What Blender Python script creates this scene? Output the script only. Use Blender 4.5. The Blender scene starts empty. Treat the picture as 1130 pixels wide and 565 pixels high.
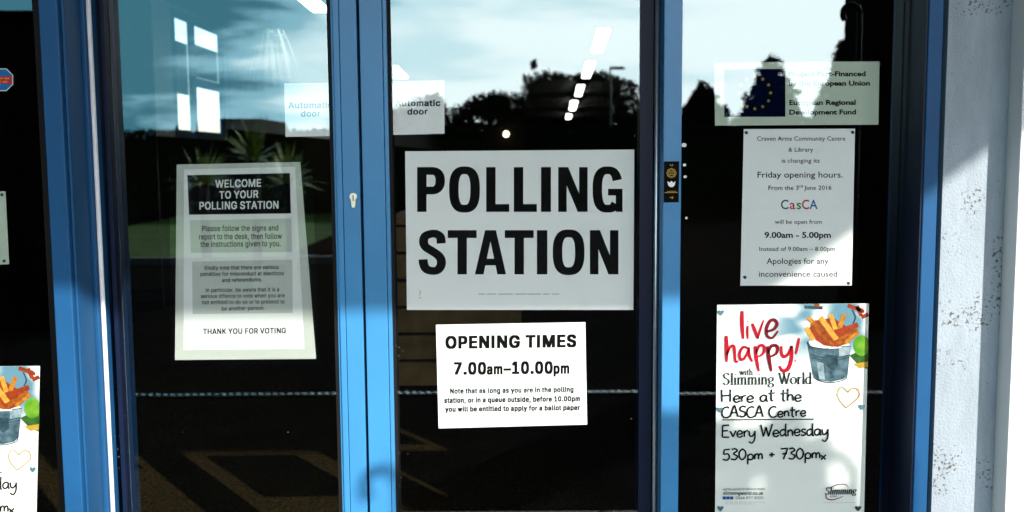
import bpy, bmesh, math, random
from mathutils import Matrix, Vector
random.seed(11)
S = bpy.context.scene
COL = S.collection
R = math.radians

# ------------------------------------------------------------------ camera
CAM_D, CAM_H = 1.9, 1.35
PITCH, ROLL = 5.65, -0.42
cam_d = bpy.data.cameras.new('camera'); cam = bpy.data.objects.new('camera', cam_d); COL.objects.link(cam)
cam_d.sensor_width = 36; cam_d.lens = 35.04; cam_d.clip_end = 2000; cam_d.clip_start = 0.02
RM = Matrix.Rotation(R(90 - PITCH), 4, 'X') @ Matrix.Rotation(R(ROLL), 4, 'Z')
cam.matrix_world = Matrix.Translation((0, -CAM_D, CAM_H)) @ RM
S.camera = cam
cam_d.dof.use_dof = True; cam_d.dof.focus_distance = 1.9; cam_d.dof.aperture_fstop = 5.0
CAMP = Vector((0, -CAM_D, CAM_H)); R3 = RM.to_3x3()

# ------------------------------------------------------------------ sky, sun, exposure
SUN = Vector((-.72, 1, -.53))                       # direction the light travels
w = bpy.data.worlds.new('World'); S.world = w; w.use_nodes = True
nt = w.node_tree; N = nt.nodes; L = nt.links
bg = N['Background']; bg.inputs['Strength'].default_value = 0.14
sky = N.new('ShaderNodeTexSky'); sky.sky_type = 'NISHITA'; sky.sun_disc = False
sky.sun_elevation = math.atan2(.53, math.hypot(.72, 1)); sky.sun_rotation = math.atan2(.72, -1)
sky.dust_density = 0.6; sky.ozone_density = 2.0
tc = N.new('ShaderNodeTexCoord'); mp = N.new('ShaderNodeMapping')
mp.inputs['Scale'].default_value = (1.6, 1.6, 9); mp.inputs['Rotation'].default_value = (0, R(6), 0)
mp.inputs['Location'].default_value = (.3, 0, 0)
n1 = N.new('ShaderNodeTexNoise'); n1.inputs['Scale'].default_value = 1.7; n1.inputs['Detail'].default_value = 7
n1.inputs['Roughness'].default_value = .55; n1.inputs['Distortion'].default_value = .35
sx = N.new('ShaderNodeSeparateXYZ'); L.new(tc.outputs['Generated'], sx.inputs[0])
gx = N.new('ShaderNodeMath'); gx.operation = 'MULTIPLY_ADD'; gx.inputs[1].default_value = .66; gx.inputs[2].default_value = .10
L.new(sx.outputs['X'], gx.inputs[0])
ad = N.new('ShaderNodeMath'); ad.operation = 'ADD'
rp = N.new('ShaderNodeValToRGB'); rp.color_ramp.elements[0].position = .40; rp.color_ramp.elements[1].position = .62
rp.color_ramp.interpolation = 'EASE'
mx = N.new('ShaderNodeMix'); mx.data_type = 'RGBA'
cr = N.new('ShaderNodeValToRGB'); e = cr.color_ramp.elements; cr.color_ramp.interpolation = 'EASE'
e[0].position = .34; e[0].color = (.055, .17, .225, 1); e[1].position = .66; e[1].color = (1, 1, 1, 1)
for p_, c_ in ((.44, (.27, .48, .57)), (.53, (.68, .82, .86))): q_ = e.new(p_); q_.color = (*c_, 1)
cs = N.new('ShaderNodeVectorMath'); cs.operation = 'SCALE'; cs.inputs['Scale'].default_value = 34
L.new(tc.outputs['Generated'], mp.inputs['Vector']); L.new(mp.outputs['Vector'], n1.inputs['Vector'])
L.new(n1.outputs['Fac'], ad.inputs[0]); L.new(gx.outputs[0], ad.inputs[1]); L.new(ad.outputs[0], rp.inputs['Fac'])
el = N.new('ShaderNodeMapRange'); el.interpolation_type = 'SMOOTHSTEP'; el.inputs['From Min'].default_value = .30; el.inputs['From Max'].default_value = .62
el.inputs['To Min'].default_value = 1; el.inputs['To Max'].default_value = .12; L.new(sx.outputs['Z'], el.inputs['Value'])
L.new(ad.outputs[0], cr.inputs['Fac']); L.new(cr.outputs['Color'], cs.inputs[0]); L.new(cs.outputs[0], mx.inputs['B'])
az = N.new('ShaderNodeMapRange'); az.interpolation_type = 'SMOOTHSTEP'; az.inputs['From Min'].default_value = .25; az.inputs['From Max'].default_value = -.35
az.inputs['To Min'].default_value = .08; L.new(sx.outputs['Y'], az.inputs['Value'])
em = N.new('ShaderNodeMath'); em.operation = 'MULTIPLY'; L.new(el.outputs[0], em.inputs[0]); L.new(az.outputs[0], em.inputs[1])
L.new(em.outputs[0], mx.inputs['Factor']); L.new(sky.outputs['Color'], mx.inputs['A'])
L.new(mx.outputs['Result'], bg.inputs['Color'])

sl = bpy.data.lights.new('sun', 'SUN'); sl.energy = 5.0; sl.angle = R(.53); sl.color = (1, .95, .87)
so = bpy.data.objects.new('sun', sl); COL.objects.link(so)
so.rotation_euler = SUN.to_track_quat('-Z', 'Y').to_euler(); so.location = (12, -18, 12)
S.view_settings.view_transform = 'Standard'; S.view_settings.look = 'None'
S.view_settings.gamma = 1; S.view_settings.use_curve_mapping = False
S.view_settings.exposure = 0.62
S.cycles.caustics_reflective = False; S.cycles.caustics_refractive = False
S.cycles.transparent_max_bounces = 24

# ------------------------------------------------------------------ helpers
def P(px, py, y=0.0):
    """surveyed point: photograph position -> point on the plane at depth y"""
    d = R3 @ Vector(((px - 565) / 1100, -(py - 282.5) / 1100, -1))
    return CAMP + d * ((y + CAM_D) / d.y)
def X(px, y=0.0, py=283): return P(px, py, y).x
def Zz(py, y=0.0, px=565): return P(px, py, y).z
def V(px, py, dist):
    """surveyed point of something mirrored in the glass, dist metres from the mirrored eye"""
    d = R3 @ Vector(((px - 565) / 1100, -(py - 282.5) / 1100, -1))
    p = CAMP + d * (dist / d.y)
    return Vector((p.x, -(dist - CAM_D), p.z))

def tag(o, label=None, cat=None, group=None, kind=None):
    if label: o['label'] = label
    if cat: o['category'] = cat
    if group: o['group'] = group
    if kind: o['kind'] = kind
    return o
def empty(name, loc, label=None, cat=None, group=None):
    o = bpy.data.objects.new(name, None); COL.objects.link(o); o.location = loc; o.empty_display_size = .05
    return tag(o, label, cat, group)
def link(name, me, mat, parent=None):
    o = bpy.data.objects.new(name, me); COL.objects.link(o)
    if mat:
        for m in (mat if isinstance(mat, (list, tuple)) else [mat]): me.materials.append(m)
    if parent: o.parent = parent
    return o

class MB:
    """collects faces given in world space; build() makes one mesh, relative to its parent's base"""
    def __init__(s): s.v = []; s.f = []; s.m = []
    def add(s, vs, fs, mi=0):
        b = len(s.v); s.v += [tuple(v) for v in vs]
        for f in fs: s.f.append(tuple(b + i for i in f)); s.m.append(mi)
    def box(s, x0, x1, y0, y1, z0, z1, mi=0, front=None):
        if x0 > x1: x0, x1 = x1, x0
        if y0 > y1: y0, y1 = y1, y0
        if z0 > z1: z0, z1 = z1, z0
        b = len(s.v)
        s.v += [(x0,y0,z0),(x1,y0,z0),(x1,y1,z0),(x0,y1,z0),(x0,y0,z1),(x1,y0,z1),(x1,y1,z1),(x0,y1,z1)]
        for k, f in enumerate([(0,1,5,4),(1,2,6,5),(2,3,7,6),(3,0,4,7),(4,5,6,7),(3,2,1,0)]):
            s.f.append(tuple(b + i for i in f)); s.m.append(front if (front is not None and k == 0) else mi)
        return s
    def prism(s, pts, y0, y1, mi=0):
        """polygon of (x,z) extruded y0..y1"""
        n = len(pts); vs = [(x, y0, z) for x, z in pts] + [(x, y1, z) for x, z in pts]
        fs = [tuple(range(n)), tuple(range(2*n-1, n-1, -1))] + [(i, i+n, (i+1) % n + n, (i+1) % n) for i in range(n)]
        s.add(vs, fs, mi); return s
    def tube(s, pts, r, n=10, mi=0, cap=True):
        pts = [Vector(p) for p in pts]; rs = r if isinstance(r, (list, tuple)) else [r] * len(pts)
        b = len(s.v); up = Vector((.123, .31, .94))
        for i, p in enumerate(pts):
            t = (pts[min(i+1, len(pts)-1)] - pts[max(i-1, 0)]).normalized()
            a = t.cross(up)
            if a.length < 1e-3: a = t.cross(Vector((1, 0, 0)))
            a.normalize(); c = t.cross(a)
            for k in range(n):
                th = 2 * math.pi * k / n
                s.v.append(tuple(p + (a * math.cos(th) + c * math.sin(th)) * rs[i]))
        for i in range(len(pts) - 1):
            for k in range(n):
                s.f.append((b+i*n+k, b+i*n+(k+1) % n, b+(i+1)*n+(k+1) % n, b+(i+1)*n+k)); s.m.append(mi)
        if cap:
            s.f.append(tuple(b + k for k in range(n-1, -1, -1))); s.m.append(mi)
            e = b + (len(pts)-1) * n
            s.f.append(tuple(e + k for k in range(n))); s.m.append(mi)
        return s
    def disc(s, c, r, y, n=20, mi=0):
        s.add([(c[0] + r*math.cos(2*math.pi*k/n), y, c[1] + r*math.sin(2*math.pi*k/n)) for k in range(n)], [tuple(range(n))], mi); return s
    def build(s, name, mat, parent=None, smooth=False, bevel=0):
        o0 = parent_base(parent)
        me = bpy.data.meshes.new(name)
        me.from_pydata([(v[0]-o0.x, v[1]-o0.y, v[2]-o0.z) for v in s.v], [], s.f)
        for p, m in zip(me.polygons, s.m): p.material_index = m; p.use_smooth = smooth
        me.update()
        o = link(name, me, mat, parent)
        if bevel:
            b = o.modifiers.new('bevel', 'BEVEL'); b.width = bevel; b.segments = 2; b.limit_method = 'ANGLE'
        return o
def parent_base(p):
    o = Vector((0, 0, 0))
    while p is not None: o += p.location; p = p.parent
    return o
def top(mb, name, mat, label, cat, group=None, loc=None, **k):
    """a thing that is one mesh, its origin at its base"""
    loc = loc or Vector(mb.v[0])
    t = bpy.data.objects.new('tmp', None); t.location = loc
    o = mb.build(name, mat, None, **k)
    for v in o.data.vertices: v.co -= loc
    o.location = loc; bpy.data.objects.remove(t)
    return tag(o, label, cat, group)

# ------------------------------------------------------------------ materials
def mat(name, col, rough=.6, metal=0, noise=0, nscale=8, bump=0, bscale=60, emit=None, col2=None, spec=.15, trans=0):
    m = bpy.data.materials.new(name); m.use_nodes = True
    n = m.node_tree.nodes; l = m.node_tree.links; b = n['Principled BSDF']
    b.inputs['Base Color'].default_value = (*col, 1); b.inputs['Roughness'].default_value = rough
    b.inputs['Metallic'].default_value = metal; b.inputs['Specular IOR Level'].default_value = spec
    t = n.new('ShaderNodeTexCoord')
    if noise or col2:
        x = n.new('ShaderNodeTexNoise'); x.inputs['Scale'].default_value = nscale; x.inputs['Detail'].default_value = 6
        l.new(t.outputs['Object'], x.inputs['Vector'])
        r = n.new('ShaderNodeValToRGB'); r.color_ramp.elements[0].position = .35; r.color_ramp.elements[1].position = .65
        c2 = col2 or tuple(c * (1 - noise) for c in col)
        r.color_ramp.elements[0].color = (*c2, 1); r.color_ramp.elements[1].color = (*col, 1)
        l.new(x.outputs['Fac'], r.inputs['Fac']); l.new(r.outputs['Color'], b.inputs['Base Color'])
    if bump:
        x = n.new('ShaderNodeTexNoise'); x.inputs['Scale'].default_value = bscale; x.inputs['Detail'].default_value = 4
        l.new(t.outputs['Object'], x.inputs['Vector'])
        u = n.new('ShaderNodeBump'); u.inputs['Strength'].default_value = bump; u.inputs['Distance'].default_value = .004
        l.new(x.outputs['Fac'], u.inputs['Height']); l.new(u.outputs['Normal'], b.inputs['Normal'])
    if emit:
        b.inputs['Emission Color'].default_value = (*emit[:3], 1); b.inputs['Emission Strength'].default_value = emit[3]
    return m

def glass_mat(name, refl, tint=(.99, 1, .995), rough=0.0, clear=False):
    m = bpy.data.materials.new(name); m.use_nodes = True
    n = m.node_tree.nodes; l = m.node_tree.links
    for x in list(n):
        if x.type != 'OUTPUT_MATERIAL': n.remove(x)
    out = [x for x in n if x.type == 'OUTPUT_MATERIAL'][0]
    tr = n.new('ShaderNodeBsdfTransparent'); tr.inputs['Color'].default_value = (*tint, 1)
    if clear: l.new(tr.outputs[0], out.inputs['Surface']); return m
    gl = n.new('ShaderNodeBsdfGlossy'); gl.inputs['Roughness'].default_value = rough; gl.inputs['Color'].default_value = (.82, .98, 1, 1)
    mxs = n.new('ShaderNodeMixShader')
    lw = n.new('ShaderNodeLayerWeight'); lw.inputs['Blend'].default_value = .5
    ma = n.new('ShaderNodeMath'); ma.operation = 'POWER'; ma.inputs[1].default_value = 5
    mb_ = n.new('ShaderNodeMath'); mb_.operation = 'MULTIPLY_ADD'; mb_.inputs[1].default_value = 1 - refl; mb_.inputs[2].default_value = refl
    l.new(lw.outputs['Facing'], ma.inputs[0]); l.new(ma.outputs[0], mb_.inputs[0]); l.new(mb_.outputs[0], mxs.inputs[0])
    l.new(tr.outputs[0], mxs.inputs[1]); l.new(gl.outputs[0], mxs.inputs[2])
    # faint wavering of the pane
    t = n.new('ShaderNodeTexCoord'); x = n.new('ShaderNodeTexNoise'); x.inputs['Scale'].default_value = 2.2
    l.new(t.outputs['Object'], x.inputs['Vector'])
    u = n.new('ShaderNodeBump'); u.inputs['Strength'].default_value = .02; u.inputs['Distance'].default_value = .01
    l.new(x.outputs['Fac'], u.inputs['Height']); l.new(u.outputs['Normal'], gl.inputs['Normal'])
    l.new(mxs.outputs[0], out.inputs['Surface']); return m

GL = [glass_mat('coated_glass', .135), glass_mat('glass_body', 0, clear=True)]
M = dict(
    blue=mat('blue_paint', (.04, .215, .45), .38, spec=.4, noise=.12, nscale=5, bump=.05, bscale=180),
    navy=mat('edge_darkened_navy', (.012, .078, .20), .45, noise=.15, nscale=6),  # edge darkening of the view put into the outer jambs' blue
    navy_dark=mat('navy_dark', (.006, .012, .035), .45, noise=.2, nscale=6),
    gasket=mat('black_rubber', (.008, .008, .009), .7, noise=.3),
    seal=mat('grey_seal', (.75, .78, .82), .5, noise=.1),
    alu=mat('aluminium', (.55, .58, .62), .35, .9, noise=.1),
    brass=mat('lock_metal', (.72, .66, .52), .3, 1, noise=.15, nscale=200),
    dark=mat('dark_void', (.005, .005, .005), .8, spec=0, noise=.2),
    concrete=mat('concrete', (.25, .24, .22), .9, noise=.25, bump=.3),
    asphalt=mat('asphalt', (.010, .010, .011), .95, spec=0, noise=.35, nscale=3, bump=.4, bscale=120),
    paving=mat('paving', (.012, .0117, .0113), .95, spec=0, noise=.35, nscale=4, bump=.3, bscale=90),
    slab=mat('bounce_slabs', (.36, .35, .33), .9, noise=.15, nscale=3, bump=.2, bscale=60),  # pale tone added out of view to bounce sun up onto the notices
    grass=mat('grass', (.085, .15, .02), .9, col2=(.04, .08, .012), nscale=1.5, bump=.6, bscale=30),
    carpet=mat('carpet', (.038, .027, .012), 1, col2=(.008, .006, .003), nscale=110, bump=.6, bscale=300, spec=0),
    inwall=mat('painted_plaster', (.40, .47, .48), .9, noise=.05),
    ceil=mat('ceiling_tile', (.12, .13, .13), .95, noise=.08),
    wood=mat('oak_slats', (.26, .155, .055), .55, col2=(.13, .075, .026), nscale=9),
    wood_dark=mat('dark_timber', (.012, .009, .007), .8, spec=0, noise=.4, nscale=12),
    upvc=mat('white_upvc', (.80, .80, .78), .3, noise=.06, nscale=3),
    leaf=mat('leaf_dark', (.018, .03, .012), .7, spec=0, noise=.4, nscale=.8),
    conifer=mat('conifer_leaf', (.016, .026, .012), .8, spec=0, noise=.4, nscale=1),
    bark=mat('bark', (.02, .016, .012), .9, noise=.4, bump=.5, bscale=20),
    spike=mat('sword_leaf', (.30, .34, .10), .5, col2=(.16, .22, .05), nscale=8),
    pale_leaf=mat('pale_leaf', (.62, .68, .56), .4, noise=.2, spec=.4),
    brick=mat('dark_brick', (.02, .015, .013), .9, spec=0, noise=.4, nscale=14, bump=.4, bscale=40),
    steel=mat('galvanised_steel', (.62, .63, .62), .32, .85, noise=.2, nscale=30),
    iron=mat('black_iron', (.015, .015, .016), .5, noise=.3),
    paint_dark=mat('dark_car_paint', (.006, .006, .008), .6, spec=0, noise=.1),
    tyre=mat('tyre_rubber', (.012, .012, .012), .9, noise=.3),
    lamp=mat('light_diffuser', (.9, .9, .86), .5, emit=(1, .97, .88, 6.0)),
    lamp_warm=mat('wall_lamp_globe', (.9, .8, .6), .5, emit=(1, .86, .6, 5.0)),
    paper=mat('white_paper', (.88, .88, .87), .55, noise=.03, nscale=5),
    paper_green=mat('green_shade_paper', (.50, .58, .47), .35, noise=.08, nscale=6),  # shade on the funding sheet put into this green-grey paper colour
    paper_grey=mat('laminate_border', (.62, .63, .58), .3, noise=.1, nscale=8),
    panel=mat('grey_print', (.60, .62, .58), .5, noise=.05),
    ink=mat('black_ink', (.008, .008, .008), .45, spec=0, noise=.2),
    ink_soft=mat('dark_grey_ink', (.03, .03, .03), .5, spec=0, noise=.2),
    ink_white=mat('white_print', (.85, .85, .84), .5, noise=.03),
    teal=mat('teal_ink', (.001, .045, .09), .5, spec=0, noise=.1),
    teal_dark=mat('dark_teal_ink', (.01, .05, .07), .5, spec=0, noise=.1),
    red=mat('red_print', (.48, .004, .02), .45, noise=.25, nscale=60),
    maroon=mat('maroon_print', (.20, .002, .012), .45, noise=.3, nscale=60),
    gold=mat('gold_print', (.48, .30, .04), .45, noise=.2),
    euroblue=mat('flag_blue', (.001, .003, .020), .45, spec=0, noise=.15),
    star=mat('flag_star_yellow', (.30, .23, .02), .5, noise=.1),
    c_teal=mat('ink_petrol', (.01, .13, .20), .5, noise=.1), c_red=mat('ink_red', (.5, .02, .03), .5, noise=.1),
    c_green=mat('ink_green', (.03, .25, .06), .5, noise=.1), c_blue=mat('ink_blue', (.01, .12, .35), .5, noise=.1),
    chip1=mat('chip_gold', (.55, .24, .025), .5, col2=(.34, .11, .01), nscale=120),
    chip2=mat('chip_orange', (.40, .11, .01), .5, col2=(.20, .04, .006), nscale=120),
    chip3=mat('chip_red', (.34, .045, .008), .5, col2=(.22, .03, .01), nscale=120),
    chip4=mat('chip_pale', (.66, .36, .06), .5, col2=(.50, .22, .025), nscale=120),
    tin=mat('tin_print', (.11, .18, .22), .5, col2=(.015, .045, .065), nscale=60),
    tin_light=mat('tin_light_print', (.40, .46, .48), .5, col2=(.14, .22, .26), nscale=70),
    tin_dark=mat('tin_dark_print', (.012, .03, .045), .5, col2=(.04, .08, .10), nscale=70),
    lime=mat('lime_print', (.06, .25, .015), .5, col2=(.20, .38, .03), nscale=40),
    lime_dark=mat('herb_print', (.015, .06, .012), .5, col2=(.05, .14, .02), nscale=60),
    tack=mat('blue_tack', (.10, .22, .26), .6, noise=.2), tack_dark=mat('dark_tack', (.03, .06, .06), .6, noise=.2),
    sleeve=glass_mat('plastic_sleeve', .07), dust=mat('dust', (.12, .12, .11), .9, noise=.3), blind=mat('grey_blind', (.30, .36, .36), .9, noise=.1), spot=mat('white_spot', (.8, .8, .78), .6, noise=.1),
)
def render_wall():
    m = mat('roughcast_render', (.78, .79, .79), .95, bump=.5, bscale=220)
    n = m.node_tree.nodes; l = m.node_tree.links; b = n['Principled BSDF']
    t = n.new('ShaderNodeTexCoord')
    a = n.new('ShaderNodeTexNoise'); a.inputs['Scale'].default_value = 210; a.inputs['Detail'].default_value = 3
    c = n.new('ShaderNodeTexNoise'); c.inputs['Scale'].default_value = 11; c.inputs['Detail'].default_value = 4
    mu = n.new('ShaderNodeMath'); mu.operation = 'MULTIPLY'
    l.new(t.outputs['Object'], a.inputs['Vector']); l.new(t.outputs['Object'], c.inputs['Vector'])
    l.new(a.outputs['Fac'], mu.inputs[0]); l.new(c.outputs['Fac'], mu.inputs[1])
    r = n.new('ShaderNodeValToRGB'); r.color_ramp.elements[0].position = .345; r.color_ramp.elements[1].position = .40
    r.color_ramp.elements[0].color = (.30, .345, .39, 1); r.color_ramp.elements[1].color = (.10, .10, .09, 1)
    l.new(mu.outputs[0], r.inputs['Fac'])
    st = n.new('ShaderNodeTexNoise'); st.inputs['Scale'].default_value = 6; st.inputs['Detail'].default_value = 8; st.inputs['Roughness'].default_value = .7
    ms = n.new('ShaderNodeMapping'); ms.inputs['Scale'].default_value = (3, 3, .8); l.new(t.outputs['Object'], ms.inputs['Vector']); l.new(ms.outputs['Vector'], st.inputs['Vector'])
    r2 = n.new('ShaderNodeMapRange'); r2.inputs['From Min'].default_value = .35; r2.inputs['From Max'].default_value = .6; r2.inputs['To Min'].default_value = .86; r2.inputs['To Max'].default_value = 1.05; l.new(st.outputs['Fac'], r2.inputs['Value'])
    vm = n.new('ShaderNodeVectorMath'); vm.operation = 'SCALE'; l.new(r.outputs['Color'], vm.inputs[0]); l.new(r2.outputs[0], vm.inputs['Scale']); l.new(vm.outputs[0], b.inputs['Base Color'])
    return m
M['render'] = render_wall()

# ------------------------------------------------------------------ the ground
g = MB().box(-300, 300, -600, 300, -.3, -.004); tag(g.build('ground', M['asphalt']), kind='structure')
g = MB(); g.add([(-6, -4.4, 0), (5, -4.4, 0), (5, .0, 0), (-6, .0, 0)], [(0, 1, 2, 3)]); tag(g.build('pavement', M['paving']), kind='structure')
g = MB().box(-3.2, 3.2, -.65, -.13, 0, .415).box(-3.2, 3.2, -.85, -.652, 0, .28).box(-3.2, 3.2, -1.05, -.852, 0, .14)
tag(g.build('entrance_steps', M['slab'], bevel=.006), kind='structure')
lw0, lw1 = V(120, 232, 25), V(470, 232, 25)
g = MB(); g.add([(-7.9, -24, .004), (-3.2, -24, .004), (-3.2, -11.0, .004), (-7.9, -11.0, .004)], [(0, 1, 2, 3)])
tag(g.build('lawn', M['grass']), kind='structure')
g = MB(); g.add([(-9.5, -10.6, .004), (-1.9, -10.6, .004), (-1.9, -8.4, .004), (-9.5, -8.4, .004)], [(0, 1, 2, 3)])
tag(g.build('path', M['paving']), kind='structure')
g = MB().box(-9.5, -1.9, -10.98, -10.85, -.05, .10); tag(g.build('kerb', M['concrete'], bevel=.01), kind='structure')

# ------------------------------------------------------------------ the building
YW = -.10                                            # outer face of the rendered wall
xA0, xA1 = X(57.5, -.125, 300), X(78, -.125, 300)    # left frame post, front face
xWL = X(1037.5, YW, 283)                             # rendered pier starts
xWF = X(1107, YW, 283)                               # white window frame starts
zH = 2.12                                            # door head
RX0, RX1, RY1, RZ = -2.20, 4.2, 30.0, 2.36
FZ = .42
tag(MB().box(RX0, RX1, .012, RY1, FZ - .05, FZ).build('floor', M['carpet']), kind='structure')
tag(MB().box(RX0 - .2, RX1 + .2, .16, RY1, RZ, RZ + .2).build('ceiling', M['ceil']), kind='structure')

bw = empty('building_wall', (0, .05, 0), 'white roughcast front wall of the building around the blue glazed entrance', 'wall')
b = MB().box(xWL, xWF, YW, .15, 0, 4.2); b.build('wall_pier', M['render'], bw)
b = MB().box(xWF + .004, 3.2, -.04, .15, 0, .55).box(xWF + .004, 3.2, -.04, .15, 2.05, 4.2).box(3.204, 8, YW, .15, 0, 4.2); b.build('wall', M['render'], bw)
b = MB().box(-8, -2.3, YW, .15, 0, 4.2); b.build('wall', M['render'], bw)
b = MB().box(-2.297, xWL - .003, -.02, .15, zH + .12, 4.2); b.build('wall_above_entrance', M['render'], bw)

# interior walls
iw = empty('interior_wall', (RX0, 7, 0), 'pale plaster side wall inside, left of the entrance, with a window in it', 'wall')
wz0, wz1 = 1.50, 2.335
q0, q1 = 6.58 - CAM_D, 7.72 - CAM_D
b = MB().box(RX0 - .03, RX0, q1, RY1, .004, RZ).box(RX0 - .03, RX0, q0, q1, .004, wz0).box(RX0 - .03, RX0, q0, q1, wz1, RZ).box(RX0 - .03, RX0, q0 - .35, q0, .004, RZ)
b.build('wall', M['inwall'], iw)
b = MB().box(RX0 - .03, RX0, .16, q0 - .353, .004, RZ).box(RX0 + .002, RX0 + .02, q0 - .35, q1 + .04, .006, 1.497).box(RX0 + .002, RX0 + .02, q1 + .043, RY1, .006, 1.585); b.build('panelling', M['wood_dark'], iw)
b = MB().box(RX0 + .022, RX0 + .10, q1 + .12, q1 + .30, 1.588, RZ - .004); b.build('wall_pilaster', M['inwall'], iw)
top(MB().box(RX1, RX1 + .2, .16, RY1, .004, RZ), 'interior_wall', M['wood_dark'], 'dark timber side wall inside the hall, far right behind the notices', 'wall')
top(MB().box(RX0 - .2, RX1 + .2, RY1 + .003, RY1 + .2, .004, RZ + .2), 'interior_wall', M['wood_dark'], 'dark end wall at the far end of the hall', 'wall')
iwin = empty('window', (RX0 - .1, q0, wz0), 'blue framed two-light window in the inside wall seen through the left door', 'window')
qm = q0 + .42
b = MB()
for (ya, yb, za, zb) in ((q0, q0+.05, wz0, wz1), (q1-.05, q1, wz0, wz1), (qm-.04, qm+.04, wz0+.05, wz1-.05), (q0+.05, qm-.04, wz0, wz0+.05), (qm+.04, q1-.05, wz0, wz0+.05),
                         (q0+.05, qm-.04, wz1-.05, wz1), (qm+.04, q1-.05, wz1-.05, wz1), (qm+.04, q1-.05, 1.86, 1.92)):
    b.box(RX0 - .022, RX0 + .008, ya, yb, za, zb)
b.build('frame', M['navy'], iwin)
b = MB().box(RX0 - .014, RX0 - .010, q0 + .05, qm - .04, wz0 + .05, wz1 - .05); b.build('pane', GL[1], iwin)
b = MB().box(RX0 - .014, RX0 - .010, qm + .04, q1 - .05, wz0 + .05, 1.86); b.build('pane', GL[1], iwin)
b = MB().box(RX0 - .014, RX0 - .010, qm + .04, q1 - .05, 1.92, wz1 - .05); b.build('pane', GL[1], iwin)

b = MB().box(RX0 - .026, RX0 - .024, q0 + .05, qm - .04, 1.79, 2.14); b.build('blind', M['blind'], iwin)
b = MB().box(RX0 - .026, RX0 - .024, qm + .04, q1 - .05, 1.93, 2.16); b.build('blind', M['blind'], iwin)

# ------------------------------------------------------------------ blue glazed entrance
ent = empty('entrance_frame', (X(742, -.05), 0, 0), 'blue aluminium frame of the entrance, with fixed posts either side of the doors', 'door frame')
yA = -.125
# left jamb: a deep post whose inner side is stepped, with a grey brush seal
jl = MB().box(xA0, xA1, yA, .07, 0, zH); jb = jl.build('jamb', M['navy'], ent, bevel=.002)
sx1 = xA1 + .0015
b = MB().box(sx1, sx1 + .004, yA + .012, -.045, 0, zH); b.build('jamb_step', M['navy'], ent)
b = MB().box(sx1, sx1 + .010, -.042, .012, 0, zH); b.build('jamb_step', M['navy'], ent, bevel=.002)
b = MB().tube([(sx1 + .014, -.030, 0), (sx1 + .014, -.030, zH)], .0045, 8); b.build('brush_seal', M['seal'], ent, smooth=True)
b = MB().box(X(53.5, .0), xA0 - .002, -.01, .05, 0, zH); b.build('gasket', M['gasket'], ent)
# mullion between right door and fixed pane
xM0, xM1 = X(731, -.05), X(751, -.05)
b = MB().box(xM0, xM1, -.05, .07, 0, zH); b.build('mullion', M['blue'], ent, bevel=.0015)
# right jamb
xR0, xR1 = X(1016.5, YW), X(1032.5, YW)
b = MB().box(xR0, xR1, YW, .07, 0, zH); b.build('jamb', M['navy'], ent, bevel=.002)
b = MB().box(xR0 - .0035, xR0 - .0005, YW + .003, -.048, 0, zH); b.build('jamb_shade_strip', M['navy_dark'], ent)  # dark strip standing in for shade on the jamb's unlit side
b = MB().box(xR1 + .001, xWL - .001, -.05, .07, 0, zH); b.build('gasket', M['gasket'], ent)
b = MB().box(X(996, -.02), xR0 - .001, -.045, .05, 0, zH); b.build('gasket', M['navy_dark'], ent)
b = MB().box(-2.297, xWL - .003, -.06, .14, zH + .003, zH + .117); b.build('header', M['blue'], ent, bevel=.003)
b = MB().box(-2.297, -1.453, -.03, .10, .0, zH - .003); b.build('side_panel', M['navy_dark'], ent)

# fixed panes
yP = -.02
pw = empty('fixed_window', (X(850), yP, 0), 'fixed glass pane right of the doors holding four notices', 'window')
b = MB().box(xM1 + .002, X(996, -.02) - .002, yP, yP + .006, FZ + .12, zH - .04, 1, 0); b.build('pane', GL, pw)
b = MB().box(xM1 + .002, xR0 - .003, yP - .015, yP + .04, FZ, FZ + .118); b.build('sill', M['blue'], pw)
pl = empty('fixed_window', (X(10), .02, 0), 'dark fixed glass pane at the far left edge, left of the doors', 'window')
b = MB().box(-1.45, X(53.5, 0) - .002, -.008, -.002, FZ + .12, zH - .04, 1, 0); b.build('pane', GL, pl)
b = MB().box(-1.45, X(53.5, 0) - .002, -.012, .05, FZ, FZ + .118); b.build('sill', M['navy'], pl)

def lock(parent):
    c = P(390, 217, -.002); r = .0075
    b = MB()
    pts = [(c.x + r*math.cos(a), c.z + r*math.sin(a)) for a in [R(-50 + 280*k/16) for k in range(17)]]
    pts += [(c.x - r*.5, c.z - .019), (c.x - r*.25, c.z - .0215), (c.x + r*.25, c.z - .0215), (c.x + r*.5, c.z - .019)]
    b.prism(list(reversed(pts)), -.006, .004); o = b.build('lock_cylinder', M['brass'], parent, bevel=.0006)
    k = MB().box(c.x - .0009, c.x + .0009, -.0066, -.0062, c.z - .008, c.z + .003); k.build('keyhole', M['ink'], o)
dl = empty('sliding_door', (X(250), .0, 0), 'left automatic glass door leaf with the long welcome notice', 'door')
yG = .012
b = MB().box(X(370.5), X(373), .004, .05, .0, zH - .03).box(X(373.2), X(379.7), 0, .05, .0, zH-.03).box(X(380.2), X(399), 0, .05, .0, zH-.03)
b.build('stile', M['blue'], dl, bevel=.0012)
lock(dl)
b = MB().box(X(366.5), X(370.3), .006, .045, .0, zH - .03); b.build('gasket', M['gasket'], dl)
xs = sx1 + .020
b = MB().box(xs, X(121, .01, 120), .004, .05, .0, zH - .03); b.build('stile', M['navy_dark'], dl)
b = MB().box(X(121, .01, 120) + .001, X(366.5) - .001, yG, yG + .006, FZ + .11, zH - .14, 1, 0); b.build('pane', GL, dl)
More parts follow.
